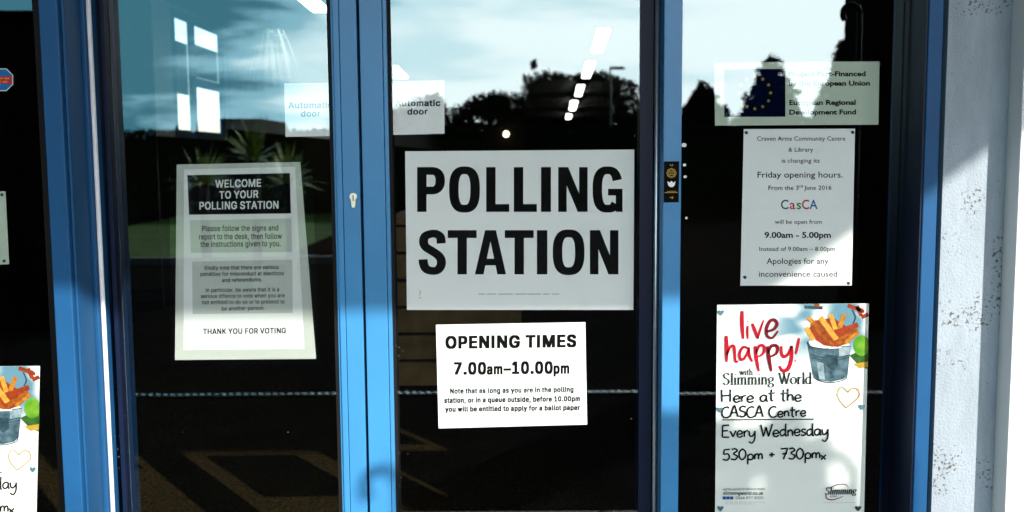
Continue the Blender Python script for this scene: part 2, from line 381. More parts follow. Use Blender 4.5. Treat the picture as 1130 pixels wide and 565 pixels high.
b = MB().box(X(121, .01, 120) + .001, X(366.5) - .001, .002, .048, FZ + .01, FZ + .108).box(X(121, .01, 120) + .001, X(366.5) - .001, .002, .048, zH - .138, zH - .03); b.build('rail', M['blue'], dl)
dr = empty('sliding_door', (X(570), .0, 0), 'right automatic glass door leaf carrying the big polling station notice', 'door')
b = MB().box(X(402), X(426.5), 0, .05, .0, zH - .03).box(X(427), X(431.5), .0, .05, .0, zH - .03); b.build('stile', M['blue'], dr, bevel=.0012)
b = MB().box(X(431.6), X(434.8), .006, .045, .0, zH - .03); b.build('gasket', M['gasket'], dr)
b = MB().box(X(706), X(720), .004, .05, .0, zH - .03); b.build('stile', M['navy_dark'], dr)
b = MB().tube([(X(723.5), -.002, 0), (X(723.5), -.002, zH - .03)], .0045, 8); b.build('brush_seal', M['alu'], dr, smooth=True)
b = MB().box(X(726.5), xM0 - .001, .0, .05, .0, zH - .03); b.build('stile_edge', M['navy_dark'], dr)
b = MB().box(X(434.8) + .001, X(706) - .001, yG, yG + .006, FZ + .11, zH - .14, 1, 0); b.build('pane', GL, dr)
b = MB().box(X(434.8) + .001, X(706) - .001, .002, .048, FZ + .01, FZ + .108).box(X(434.8) + .001, X(706) - .001, .002, .048, zH - .138, zH - .03); b.build('rail', M['blue'], dr)
b = MB().box(X(399) + .0005, X(402) - .0005, .02, .05, .0, zH - .03); b.build('meeting_seal', M['gasket'], dr)

rnd = random.Random(5)
for pane_root, spots_, yy_ in ((dl, [(rnd.gauss(131, 3), rnd.uniform(330, 520)) for _ in range(26)] + [(rnd.uniform(128, 360), rnd.uniform(400, 560)) for _ in range(2)], yG), (dr, [(rnd.gauss(441, 4), rnd.uniform(380, 540)) for _ in range(22)] + [(rnd.uniform(440, 700), rnd.uniform(350, 560)) for _ in range(2)], yG)):
    b = MB()
    for px, py in spots_:
        r_ = rnd.uniform(.25, .8); b.add([P(px + r_*math.cos(-2*math.pi*j/6)*rnd.uniform(.6, 1.3), py + r_*math.sin(-2*math.pi*j/6), yy_ - .0005) for j in range(6)], [tuple(range(6))])
    tag(b.build('dust_specks', M['dust'], pane_root), kind='stuff')

# white window on the right edge
ww = empty('window', (xWF, YW, .55), 'white plastic window frame standing proud of the wall at the right edge', 'window')
yF = YW - .048
xw0 = X(1121, yF)
b = MB().box(xw0, xw0 + .022, yF, -.041, .55, 2.05).box(xw0 + .022, 3.2, yF, -.041, .55, .60).box(xw0 + .022, 3.2, yF, -.041, 2.0, 2.05)
b.build('frame', M['upvc'], ww, bevel=.002)
b = MB().box(xw0 + .025, xw0 + .06, yF + .012, -.045, .603, 1.997); b.build('sash', M['upvc'], ww, bevel=.002)
b = MB().box(xw0 + .062, 3.19, -.09, -.084, .603, 1.997, 1, 0); b.build('pane', GL, ww)
b = MB().box(xw0 + .062, 3.19, -.060, -.05, .603, 1.997); b.build('blind', M['dark'], ww)

# canopy over the entrance
zs = Zz(344, 0, 415); yc = 3.0; hc = zs + .53 * yc
pe = P(940, 260, yP); ss = (hc - pe.z) / .53; xe = pe.x + .72 * (ss)
cn = empty('canopy', (0, YW, hc), 'flat canopy projecting over the entrance', 'canopy')
b = MB().box(-6.5, xe, -yc, YW - .004, hc, hc + .16); b.build('slab', M['concrete'], cn)
b = MB().tube([(-5.8, -2.7, 0), (-5.8, -2.7, hc)], .05, 14); b.build('post', M['navy'], cn, smooth=True)

# ------------------------------------------------------------------ inside the hall
def clight(c, ux, d0, d1, wid, label):
    """ceiling luminaire between depth d0 and d1 from the eye, along the row line"""
    y0, y1 = d0 - CAM_D, d1 - CAM_D; x0, x1 = ux(d0), ux(d1)
    t = empty('ceiling_light', ((x0+x1)/2, (y0+y1)/2, RZ), label, 'ceiling light', 'fluorescent ceiling lights in the hall')
    def q(w_, z0, z1, e):
        m = MB(); vs = [(x0-w_, y0-e), (x0+w_, y0-e), (x1+w_, y1+e), (x1-w_, y1+e)]
        m.add([(x, y, z0) for x, y in vs] + [(x, y, z1) for x, y in vs], [(0,3,2,1),(4,5,6,7),(0,1,5,4),(1,2,6,5),(2,3,7,6),(3,0,4,7)]); return m
    q(wid/2 + .012, RZ - .045, RZ - .003, -.05).build('housing', M['dark'], t)
    q(wid/2, RZ - .06, RZ - .048, -.10 * (y1 - y0)).build('diffuser', M['lamp'], t)
def row(px_a, py_a, px_b, py_b):
    h = RZ - .055 - CAM_H
    def vpt(px, py):
        d = R3 @ Vector(((px-565)/1100, -(py-282.5)/1100, -1)); k = h / d.z
        return d * k
    a, b_ = vpt(px_a, py_a), vpt(px_b, py_b)
    return (lambda d: a.x + (b_.x - a.x) * (d - a.y) / (b_.y - a.y)), vpt
f1, vpt = row(669, 30, 627, 130)
names = ['nearest', 'second', 'third', 'fourth', 'farthest']
for k, (ya, yb) in enumerate(((29, 60), (66.5, 87.5), (92.5, 107), (110, 122.5), (125.5, 131.5))):
    clight(None, f1, vpt(650, ya).y, vpt(640, yb).y, .095 if k < 3 else .12, ['bright strip light, largest and topmost of the slanting row in the right door', 'second strip light from the top of the slanting row, just under the largest',
        'middle strip light of the slanting row, against the dark tree', 'second smallest strip light near the low end of the slanting row', 'smallest and lowest strip light at the end of the slanting row'][k])
f2, _ = row(350, 8, 437, 82)
clight(None, f2, vpt(330, -14).y, vpt(360, 15).y, .11, 'bright strip light at the top of the left door')
clight(None, f2, vpt(430, 72).y, vpt(440, 87).y, .20, 'strip light cut off by the middle post, above a small door notice')
wl = P(558.5, 148, 14.0)
top(MB().tube([(wl.x, 14.0, wl.z - .042), (wl.x, 14.0, wl.z - .02), (wl.x, 14.0, wl.z + .02), (wl.x, 14.0, wl.z + .042)], [.022, .04, .04, .022], 14), 'wall_lamp', M['lamp_warm'],
    'small round warm lamp glowing above the big polling notice', 'lamp', smooth=True)
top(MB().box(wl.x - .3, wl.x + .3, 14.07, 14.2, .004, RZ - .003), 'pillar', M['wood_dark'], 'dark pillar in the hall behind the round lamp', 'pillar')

YC = 2.10
ct = empty('reception_counter', (X(440, YC, 300), YC, FZ), 'slatted oak reception counter inside, left behind the polling notice', 'counter')
cx0, cx1 = X(437, YC), X(575, YC)
z = FZ + .004; k = 0
while z < 1.06:
    z2 = z + .098
    MB().box(cx0, cx1, YC, YC + .025, z, z2).build('slat', M['wood'], ct, bevel=.003); z = z2 + .012
b = MB().box(cx0, cx1, YC + .028, YC + .5, FZ, 1.08); b.build('body', M['wood_dark'], ct)
b = MB().box(cx0 - .03, cx1 + .03, YC - .02, YC + .52, z, z + .03); b.build('worktop', M['wood'], ct, bevel=.004)

# hanging plant under the left ceiling light
hp = P(299, 34, 4.45); rnd = random.Random(52)
hg = empty('hanging_plant', (hp.x, hp.y, hp.z), 'pale trailing plant hanging from the ceiling, in the upper part of the left door', 'plant')
b = MB()
for k in range(70):
    a = rnd.uniform(0, 6.28); l_ = rnd.uniform(.22, .42); sp = rnd.uniform(.25, .62); sd = Vector((-math.sin(a), math.cos(a), 0)); d = Vector((math.cos(a), math.sin(a), 0)); vs = []
    for u in (0, .25, .5, .75, 1):
        pt = Vector((hp.x, hp.y, hp.z - .02)) + d*l_*sp*(u ** .7) - Vector((0, 0, l_*(u*u*.95 - .12*math.sin(3.14*min(1, u*2)))))
        w_ = .006*(1 - .85*u*u); vs += [pt - sd*w_, pt + sd*w_]
    b.add(vs, [(2*i, 2*i+1, 2*i+3, 2*i+2) for i in range(4)])
b.build('leaves', M['pale_leaf'], hg)
MB().tube([(hp.x, hp.y, hp.z - .10), (hp.x, hp.y, hp.z - .04), (hp.x, hp.y, hp.z - .02)], [.05, .075, .078], 16).build('pot', M['inwall'], hg)
MB().tube([(hp.x, hp.y, hp.z - .03), (hp.x, hp.y, RZ - .002)], .003, 6).build('cord', M['iron'], hg)

# ------------------------------------------------------------------ text and print
def textmesh(s, off, spacing=1.0):
    c = bpy.data.curves.new('lettering', 'FONT'); c.body = s; c.size = 1; c.offset = off; c.resolution_u = 3; c.space_character = spacing
    o = bpy.data.objects.new('lettering', c); COL.objects.link(o)
    dg = bpy.context.evaluated_depsgraph_get(); me = bpy.data.meshes.new_from_object(o.evaluated_get(dg))
    bpy.data.objects.remove(o); bpy.data.curves.remove(c); return me
GLYPHS = {
 'A':[479,[[16,0,201,509,276,509,463,0,395,0,287,302,264,372,232,478,245,478,213,371,191,302,85,0],[110,142,110,199,370,199,370,142]]],
 'C':[510,[[267,-7,225,-3,186,7,150,25,119,49,92,79,70,115,53,157,44,203,40,254,44,305,53,352,70,393,92,429,119,459,150,484,186,501,225,512,267,516,293,514,317,511,340,504,362,496,383,485,402,471,419,456,435,438,448,418,459,397,467,373,473,348,408,348,404,365,397,380,389,395,380,407,369,418,357,428,344,437,330,444,315,449,300,453,284,455,267,456,237,453,209,445,184,432,161,414,141,391,125,364,113,332,106,295,103,254,106,213,113,177,125,145,141,117,161,94,184,76,210,63,237,56,267,53,284,54,300,56,315,60,330,65,344,72,357,81,369,90,380,102,389,114,397,128,404,144,408,160,473,160,467,135,459,112,448,91,435,71,420,53,402,38,383,24,363,13,341,5,317,-2,293,-6]]],
 'D':[502,[[219,0,96,0,96,57,215,57,254,60,288,68,318,81,343,99,363,122,379,149,390,181,397,216,399,255,397,294,390,329,379,361,364,388,344,410,320,428,291,441,258,449,221,452,93,452,93,509,225,509,273,505,315,495,353,478,385,455,412,426,433,391,449,351,458,306,462,255,458,205,449,159,433,119,411,83,384,54,351,31,312,14,268,3],[125,509,125,0,60,0,60,509]]],
 'E':[418,[[60,0,60,509,372,509,372,452,125,452,125,286,355,286,355,229,125,229,125,57,375,57,375,0]]],
 'F':[410,[[60,0,60,509,369,509,369,452,125,452,125,278,346,278,346,221,125,221,125,0]]],
 'G':[520,[[269,-7,225,-3,185,7,149,25,118,49,91,79,69,116,53,157,43,203,40,254,43,305,53,352,69,393,91,429,117,459,149,484,184,501,223,512,265,516,291,514,316,510,340,504,363,494,384,483,403,469,421,453,436,436,449,416,460,395,468,373,474,349,408,349,402,365,395,379,387,393,378,406,368,417,356,427,344,436,330,443,315,448,300,453,283,455,265,456,236,453,209,445,183,432,160,414,141,392,125,364,113,332,106,295,103,254,106,213,113,177,125,145,141,117,161,95,184,76,210,63,238,56,269,53,296,55,322,61,345,71,365,85,382,102,396,123,407,147,413,173,415,202,434,199,283,199,283,256,478,256,478,200,475,160,466,124,451,91,431,62,406,38,377,19,344,5,308,-4]]],
 'H':[516,[[60,0,60,509,125,509,125,289,392,289,392,509,457,509,457,0,392,0,392,232,125,232,125,0]]],
 'I':[205,[[60,0,60,509,124,509,124,0]]],
 'K':[466,[[104,145,104,216,139,261,174,303,212,344,364,509,448,509,231,276,228,276],[60,0,60,509,125,509,125,334,124,225,125,193,125,0],[372,0,188,259,228,309,449,0]]],
 'L':[393,[[60,0,60,509,125,509,125,57,361,57,361,0]]],
 'M':[628,[[60,0,60,509,152,509,277,187,287,159,299,123,311,84,322,49,307,49,318,83,330,121,342,158,352,187,476,509,568,509,568,0,504,0,504,291,504,327,505,369,506,413,507,457,513,457,498,409,482,363,467,322,456,291,342,0,286,0,170,291,159,321,145,361,129,408,112,457,119,457,120,416,121,372,122,328,122,291,122,0]]],
 'N':[523,[[60,0,60,509,136,509,343,183,363,151,388,107,414,55,405,54,401,108,399,157,399,195,399,509,463,509,463,0,387,0,202,290,177,331,148,381,108,452,119,454,122,384,124,328,125,291,125,0]]],
 'O':[533,[[267,-7,225,-3,186,7,150,25,119,49,92,79,70,115,53,157,44,203,40,254,44,305,53,352,70,393,92,429,119,459,150,484,186,501,225,512,267,516,309,512,348,501,384,484,415,459,442,429,464,393,480,352,490,305,493,254,490,203,480,157,464,115,442,79,415,49,384,25,348,7,309,-3],[267,53,296,55,324,63,349,76,372,94,392,116,408,144,420,176,428,213,430,254,428,295,420,332,408,365,392,392,372,415,349,433,324,446,296,453,267,456,237,453,210,445,184,433,161,415,142,392,125,364,113,332,106,295,103,254,106,213,113,176,125,144,142,117,161,94,184,76,210,63,237,55]]],
 'P':[444,[[60,0,60,509,235,509,272,506,305,499,332,487,356,471,375,452,390,430,400,404,407,377,409,348,407,318,400,291,390,265,375,243,356,223,332,207,305,195,272,188,235,186,109,186,109,242,233,242,257,244,279,248,297,256,312,266,324,279,333,294,339,310,343,328,344,348,343,367,339,385,333,402,324,416,312,428,297,439,279,446,257,451,232,452,125,452,125,0]]],
 'R':[449,[[60,0,60,509,236,509,273,506,305,500,333,489,356,473,376,455,390,433,401,408,407,381,409,352,407,323,401,296,390,271,376,250,356,232,333,217,305,206,273,200,236,198,96,198,96,255,234,255,258,256,280,260,298,267,313,276,325,287,334,300,340,316,344,333,345,352,344,371,340,389,334,405,325,419,313,430,298,440,279,446,258,451,233,452,125,452,125,0],[353,0,230,229,303,229,428,0]]],
 'S':[446,[[224,-9,188,-7,156,-1,128,9,102,23,81,40,64,60,51,83,42,109,38,137,104,137,108,118,114,102,123,88,136,76,150,66,166,59,185,53,204,50,224,49,246,50,267,54,286,60,303,69,317,79,329,92,338,106,344,122,346,139,344,154,340,168,332,179,322,189,310,197,296,205,245,222,184,239,145,253,112,269,86,289,67,313,56,341,52,372,54,400,62,425,75,448,92,468,113,484,138,498,165,508,195,514,227,516,259,514,289,508,316,498,340,484,360,468,377,449,390,427,398,403,401,378,337,378,332,402,320,421,302,437,280,449,254,456,225,459,204,457,185,454,167,448,152,440,139,430,129,418,121,405,117,391,115,376,117,359,122,345,131,334,142,324,155,315,169,308,212,293,264,279,312,264,328,256,344,248,359,238,372,226,384,213,395,198,402,180,407,161,408,139,406,112,399,87,386,64,370,43,349,25,323,11,294,0,261,-7]]],
 'T':[448,[[32,452,32,509,417,509,417,452,257,452,257,0,193,0,193,452]]],
 'U':[517,[[259,-8,220,-6,186,2,154,15,126,33,103,55,85,80,71,108,63,140,60,173,60,509,124,509,124,178,126,155,132,133,141,113,153,95,169,80,187,68,208,59,232,53,259,52,285,53,309,59,331,68,349,80,364,95,377,113,385,133,391,155,393,178,393,509,457,509,457,173,454,140,446,108,433,80,414,55,391,33,363,15,332,2,297,-6]]],
 'V':[479,[[204,0,16,509,84,509,192,206,215,137,248,31,235,31,267,138,290,206,395,509,463,509,278,0]]],
 'W':[686,[[155,0,16,509,82,509,163,196,175,145,187,94,197,40,189,40,200,94,211,145,224,196,306,509,380,509,462,196,474,145,486,94,497,40,488,40,499,94,510,145,523,196,603,509,670,509,530,0,455,0,368,323,351,391,336,475,350,475,335,395,318,323,230,0]]],
 'Y':[471,[[203,0,203,208,16,509,91,509,192,344,222,292,250,230,224,230,251,293,280,344,381,509,455,509,268,208,268,0]]],
 'a':[389,[[160,-9,137,-7,115,-3,94,5,76,15,60,29,48,45,38,63,32,84,30,108,32,128,36,146,43,161,53,174,64,184,78,193,92,200,108,206,125,211,178,220,234,227,247,229,257,231,265,235,271,240,274,246,276,255,276,257,275,272,272,285,267,297,260,307,251,315,240,322,227,327,212,330,196,331,178,330,163,327,149,322,137,316,127,309,118,301,110,292,104,283,100,274,41,291,51,313,64,331,79,346,95,358,114,368,133,375,153,380,173,383,194,384,239,379,255,375,271,369,286,360,300,350,312,336,322,320,330,301,335,278,337,251,337,0,277,0,277,52,272,52,252,25,242,16,229,8,215,1,199,-4,181,-7],[170,45,192,47,211,51,228,59,242,68,254,80,263,93,270,108,274,122,276,138,276,190,259,182,231,176,200,171,175,168,134,159,122,153,112,147,103,139,97,130,93,118,92,105,93,93,96,82,102,72,109,64,119,57,130,52,142,48,156,46]]],
 'b':[424,[[229,-8,208,-7,189,-3,172,4,159,12,147,21,138,31,118,59,112,59,112,0,53,0,53,509,114,509,114,319,118,319,137,346,147,355,158,364,171,373,188,379,207,383,229,384,259,382,287,374,313,361,335,342,354,320,370,293,381,261,388,227,390,189,388,151,381,116,370,84,355,57,336,34,313,16,288,3,260,-6],[220,47,242,49,262,55,279,66,294,80,306,97,316,117,323,139,327,163,328,189,327,215,323,239,316,261,307,281,295,298,280,311,262,322,243,328,220,330,198,328,178,322,161,312,147,299,134,282,125,263,118,241,114,216,113,189,114,162,118,138,125,115,135,95,147,78,162,65,179,55,198,49]]],
 'c':[395,[[207,-8,174,-5,144,3,117,16,93,35,72,58,56,85,44,116,37,150,34,187,37,225,44,260,56,291,72,318,93,341,117,360,144,374,174,382,207,384,226,384,243,381,260,377,276,371,291,364,305,356,318,346,330,335,340,322,349,308,356,293,362,277,303,262,290,289,270,311,242,325,207,330,184,328,163,321,145,310,130,296,118,278,108,258,102,236,98,212,96,187,98,163,102,139,108,117,118,97,130,80,145,66,163,55,184,49,207,46,243,52,271,66,292,89,304,117,363,102,357,86,350,70,341,56,331,43,319,32,306,21,292,12,277,5,261,-1,244,-5,226,-7]]],
 'd':[424,[[195,-8,165,-6,137,3,111,16,89,34,70,57,55,84,43,116,36,151,34,189,36,227,43,261,55,293,70,320,89,342,112,361,137,374,165,382,196,384,218,383,237,379,253,373,267,364,278,355,287,346,306,319,311,319,311,509,372,509,372,0,313,0,313,59,307,59,287,31,277,21,266,12,252,4,236,-3,217,-7],[205,47,226,49,246,55,263,65,278,78,290,95,299,115,306,138,310,162,312,189,310,216,306,241,300,263,290,282,278,299,263,312,246,322,227,328,205,330,182,328,162,322,145,311,130,298,118,281,108,261,102,239,98,215,96,189,98,163,102,139,109,117,118,97,130,80,145,66,162,55,182,49]]],
 'e':[403,[[212,-8,177,-5,145,3,117,16,92,35,72,58,56,85,44,116,37,150,34,187,36,224,44,258,55,290,71,317,91,340,115,359,142,373,172,382,205,384,226,383,246,380,266,374,285,366,303,355,319,341,334,324,347,305,357,282,365,256,370,227,371,194,371,169,75,169,75,221,338,221,310,202,308,226,304,248,298,269,288,286,277,301,263,314,246,323,227,328,205,330,183,328,164,323,146,313,131,301,119,286,109,270,102,251,97,231,96,211,96,178,98,151,102,127,110,106,121,88,135,73,151,61,169,53,190,48,212,46,227,47,241,49,254,53,265,58,276,65,285,73,294,82,300,93,306,105,365,91,358,72,348,55,335,39,320,26,302,14,283,4,261,-3,237,-7]]],
 'f':[253,[[228,379,228,327,6,327,6,379],[81,0,81,432,82,452,87,470,96,486,107,499,120,510,135,519,152,525,169,529,187,530,222,527,243,521,227,468,215,472,195,474,178,472,164,468,154,460,147,449,143,435,142,419,142,0]]],
 'g':[425,[[207,-151,180,-149,156,-146,134,-140,114,-132,97,-122,82,-110,70,-97,59,-84,51,-69,101,-41,122,-66,131,-74,142,-82,154,-88,169,-93,187,-96,207,-97,236,-95,261,-87,282,-75,298,-58,308,-34,311,-6,311,68,306,68,287,41,277,32,266,23,252,16,236,10,217,6,195,5,165,7,138,14,113,27,90,43,71,65,55,90,43,120,36,154,34,191,36,229,43,263,55,293,71,320,90,342,112,361,138,374,166,382,196,384,218,383,237,379,253,373,267,365,279,356,288,346,308,319,313,319,313,379,372,379,372,-9,370,-40,363,-67,350,-90,334,-109,314,-124,291,-136,265,-144,237,-149],[205,59,227,61,246,66,264,75,278,87,290,103,300,121,307,142,311,166,312,193,311,219,307,242,300,264,291,283,279,299,264,312,247,322,227,328,205,330,182,328,163,322,145,312,130,298,118,282,109,262,102,241,98,218,96,193,98,167,102,144,109,123,118,104,131,88,145,76,163,66,183,61]]],
 'h':[410,[[114,227,114,0,53,0,53,509,114,509,114,287,102,287,116,319,132,344,152,362,175,374,200,382,227,384,252,383,275,377,295,369,313,356,328,340,341,321,350,298,355,271,357,240,357,0,296,0,296,235,293,263,286,286,273,304,256,318,235,326,210,329,192,328,176,324,161,317,147,308,136,297,126,283,119,266,115,248]]],
 'i':[166,[[53,0,53,379,114,379,114,0],[84,443,73,444,63,448,54,455,47,463,43,472,41,483,43,494,47,504,54,512,63,518,73,522,84,524,95,522,105,518,114,512,121,504,125,494,126,483,125,472,121,463,114,455,105,448,95,444]]],
 'k':[380,[[110,137,110,212,121,212,284,379,360,379,184,199,177,199],[53,0,53,509,114,509,114,0],[294,0,148,186,191,229,372,0]]],
 'l':[189,[[139,-2,112,0,91,8,74,20,62,37,55,59,53,84,53,509,114,509,114,99,114,83,117,71,120,62,126,57,135,53,146,52,160,53,170,54,181,3,162,-1]]],
 'm':[609,[[53,0,53,379,112,379,112,295,108,295,114,314,122,331,132,346,144,358,158,368,172,376,187,382,203,385,219,386,245,383,268,375,287,361,303,342,314,320,321,295,312,295,318,312,326,329,337,343,350,356,364,366,381,375,398,381,417,385,437,386,458,385,478,380,497,372,514,361,529,346,541,328,550,307,555,283,557,255,557,0,496,0,496,254,493,279,485,298,473,313,456,323,438,329,419,330,402,329,387,326,374,320,363,312,353,302,345,290,340,277,336,263,335,247,335,0,274,0,274,260,272,280,265,297,253,311,238,322,220,328,199,330,185,329,171,326,158,320,145,312,135,302,126,289,119,274,115,257,114,238,114,0]]],
 'n':[409,[[114,227,114,0,53,0,53,379,112,379,112,287,102,287,116,319,132,344,152,362,175,374,200,382,227,384,252,383,275,377,295,369,313,356,328,340,341,321,350,298,355,271,357,240,357,0,296,0,296,235,293,263,286,286,273,304,256,318,235,326,210,329,192,328,176,324,161,317,147,308,136,297,126,283,119,266,115,248]]],
 'o':[415,[[207,-8,174,-5,144,3,117,16,93,35,72,58,56,85,44,116,37,150,34,187,37,225,44,260,56,291,72,318,93,341,117,360,144,374,174,382,207,384,241,382,271,374,299,360,323,341,343,318,359,291,371,260,379,225,381,187,379,150,371,116,359,85,343,58,323,35,299,16,271,3,241,-5],[207,46,231,49,252,55,270,66,285,80,298,97,307,117,314,139,318,163,319,187,318,212,314,236,307,258,298,278,285,296,270,310,252,321,231,328,207,330,184,328,163,321,145,310,130,296,118,278,108,258,102,236,98,212,96,187,98,163,102,139,108,117,118,97,130,80,145,66,163,55,184,49]]],
 'p':[424,[[53,-143,53,379,112,379,112,319,118,319,137,346,147,355,158,364,171,373,188,379,207,383,229,384,259,382,287,374,313,361,335,342,354,320,370,293,381,261,388,227,390,189,388,151,381,116,370,84,355,57,336,34,313,16,288,3,260,-6,229,-8,208,-7,189,-3,173,4,159,12,147,21,138,31,118,59,114,59,114,-143],[220,47,242,49,262,55,279,66,294,80,306,97,316,117,323,139,327,163,328,189,327,215,323,239,316,261,307,281,295,298,280,311,262,322,243,328,220,330,198,328,178,322,161,312,147,299,134,282,125,263,118,241,114,216,113,189,114,162,118,138,125,115,135,95,147,78,162,65,179,55,198,49]]],
 'q':[424,[[372,-143,311,-143,311,59,306,59,287,31,277,21,266,12,252,4,236,-3,217,-7,195,-8,165,-6,137,3,111,16,89,34,70,57,55,84,43,116,36,151,34,189,36,227,43,261,55,293,70,320,89,342,112,361,137,374,165,382,196,384,218,383,237,379,253,373,267,364,278,355,287,346,307,319,313,319,313,379,372,379],[205,47,226,49,246,55,263,65,278,78,290,95,299,115,306,138,310,162,312,189,310,216,306,241,300,263,290,282,278,299,263,312,246,322,227,328,205,330,182,328,162,322,145,311,130,298,118,281,108,261,102,239,98,215,96,189,98,163,102,139,109,117,118,97,130,80,145,66,162,55,182,49]]],
 'r':[259,[[53,0,53,379,112,379,112,321,115,321,124,339,137,354,152,367,171,377,191,383,213,385,229,384,243,384,243,322,230,324,207,326,190,324,174,321,159,315,146,306,135,296,126,284,119,269,115,254,114,237,114,0]]],
 's':[365,[[182,-8,157,-7,133,-3,112,3,93,12,76,24,62,38,50,54,41,73,36,94,94,107,101,87,111,72,124,60,141,52,160,47,181,45,206,47,227,53,244,62,258,74,265,88,268,103,266,115,262,126,254,136,243,144,229,150,212,155,149,170,118,180,92,192,72,208,58,227,50,249,47,274,49,295,55,314,65,332,79,347,95,360,115,370,137,378,161,383,187,384,212,383,234,379,254,372,271,363,286,352,299,339,309,324,318,308,324,290,268,277,262,291,254,304,243,316,228,325,210,331,187,333,166,331,147,326,131,317,119,305,111,292,109,277,110,264,115,253,124,243,136,235,152,229,172,223,229,209,261,200,287,187,306,171,320,153,328,131,331,107,329,85,323,65,312,47,298,31,281,18,260,6,236,-2,210,-7]]],
 't':[227,[[204,379,204,327,6,327,6,379],[65,471,126,471,126,98,127,83,130,70,136,61,144,55,156,51,170,50,185,51,202,54,213,2,192,-3,168,-4,138,-1,113,7,92,21,77,41,68,64,65,93]]],
 'u':[410,[[182,-5,158,-3,135,2,115,11,97,23,82,39,69,59,60,82,54,109,53,139,53,379,114,379,114,144,116,117,124,94,137,75,154,61,175,53,200,50,218,51,234,55,249,62,263,71,274,83,283,97,290,113,295,132,296,153,296,379,357,379,357,0,298,0,298,92,307,92,294,60,277,35,257,17,234,5,209,-3]]],
 'v':[389,[[163,0,17,379,84,379,165,155,187,87,206,21,184,21,203,87,224,155,305,379,371,379,226,0]]],
 'w':[567,[[138,0,23,379,87,379,133,214,154,137,175,41,165,41,186,135,206,214,252,379,316,379,362,214,382,136,402,41,391,41,413,135,434,214,480,379,545,379,429,0,368,0,319,172,305,225,291,280,277,338,291,338,277,280,263,225,248,172,199,0]]],
 'y':[389,[[47,-139,61,-86,71,-87,83,-89,94,-90,104,-89,113,-86,122,-81,130,-74,138,-64,145,-51,151,-36,163,-1,17,379,84,379,165,155,187,87,206,21,184,21,202,87,224,155,305,379,371,379,204,-58,196,-77,187,-93,177,-107,165,-119,153,-128,139,-136,125,-141,109,-144,91,-145,65,-143]]],
 '0':[453,[[227,-7,191,-3,158,7,130,24,105,48,85,77,69,113,57,155,50,202,48,254,50,306,57,353,69,395,85,431,106,461,130,484,159,502,191,512,227,516,262,512,295,502,323,484,348,461,368,431,384,395,396,353,403,306,405,254,403,202,396,155,384,113,368,77,348,48,323,24,295,7,263,-3],[227,50,250,52,271,60,290,74,306,92,320,116,330,144,338,176,342,213,344,254,342,295,338,332,330,365,320,393,306,416,290,435,271,449,250,457,227,460,203,457,182,449,163,435,147,416,134,393,123,365,115,332,111,295,109,254,111,213,115,176,123,144,134,116,147,92,163,74,182,60,203,52]]],
 '1':[453,[[76,0,76,55,391,55,391,0],[276,509,276,0,212,0,212,448,209,448,86,358,86,427,198,509]]],
 '3':[453,[[218,-7,188,-5,159,1,133,10,108,22,88,38,70,57,57,79,48,104,44,132,109,132,112,115,118,100,126,87,137,76,150,66,165,59,182,54,200,51,219,50,239,51,258,55,275,61,291,69,304,80,315,93,323,108,328,125,329,145,328,163,323,180,316,196,306,211,292,223,275,234,254,241,229,246,201,248,157,248,157,299,288,448,288,452,70,452,70,509,372,509,372,461,211,278,211,289,247,290,279,286,308,276,333,262,354,244,371,222,383,198,391,173,393,145,390,116,383,90,370,66,354,45,333,27,309,12,281,2,251,-5]]],
 '4':[453,[[40,105,40,158,247,509,311,509,109,166,109,163,413,163,413,105],[282,0,282,121,282,146,282,318,343,318,343,0]]],
 '7':[453,[[97,0,323,448,323,452,62,452,62,509,391,509,391,449,165,0]]],
 '8':[453,[[226,-7,193,-5,163,1,136,11,111,25,91,42,74,62,62,84,54,109,52,135,53,156,58,176,65,195,75,212,87,228,101,241,117,252,134,260,153,265,153,267,129,276,109,289,93,308,80,330,73,354,70,380,73,405,79,429,90,450,106,469,124,485,146,498,170,508,197,514,226,516,255,514,282,508,306,498,328,485,346,469,361,450,373,429,379,405,382,380,379,354,372,330,359,308,343,289,323,276,300,267,300,265,319,260,335,252,351,241,365,228,377,212,387,195,395,176,399,156,401,135,398,109,391,84,378,62,362,42,341,25,317,11,289,1,259,-5],[226,49,248,50,267,54,285,60,300,69,313,79,323,91,331,106,335,121,337,139,335,157,330,173,322,189,312,202,298,213,283,223,265,230,247,234,226,235,206,234,187,230,169,223,154,213,140,202,130,189,122,173,117,157,115,139,117,121,121,106,129,91,139,79,152,69,167,60,185,54,205,50],[226,290,244,291,260,294,274,300,287,308,298,318,307,330,314,344,318,359,319,376,318,392,314,407,308,420,299,432,288,442,275,449,260,455,244,459,226,460,208,459,192,455,177,449,164,442,153,432,145,420,138,407,134,392,133,376,134,359,138,344,145,330,154,318,165,308,178,300,193,294,209,291]]],
 '9':[453,[[226,516,256,513,285,506,310,494,333,478,352,458,368,434,380,408,387,378,389,347,387,322,382,296,373,270,359,240,340,207,315,168,200,0,130,0,301,248,307,248,302,238,295,229,287,221,278,214,268,207,257,202,245,198,232,195,218,195,188,197,161,203,137,214,116,229,98,247,83,269,72,294,66,321,64,352,66,382,73,411,85,436,101,459,120,479,143,494,168,506,196,513],[226,460,207,459,190,454,174,446,160,435,148,423,138,407,131,390,127,372,125,352,127,331,131,313,138,295,148,280,160,268,174,257,190,250,207,245,226,243,245,245,263,249,279,257,293,267,305,280,314,295,322,312,326,330,327,350,326,371,322,390,314,407,305,422,293,435,279,446,263,454,245,459]]],
 '.':[187,[[95,-4,83,-3,73,1,63,9,55,18,51,29,50,41,51,53,55,64,63,73,73,81,83,85,95,87,107,85,118,81,128,73,135,64,140,53,141,41,140,29,135,18,128,9,118,1,107,-3]]],
 ',':[187,[[38,-119,68,71,137,71,84,-119]]],
 '–':[349,[[350,244,350,188,0,188,0,244]]]}

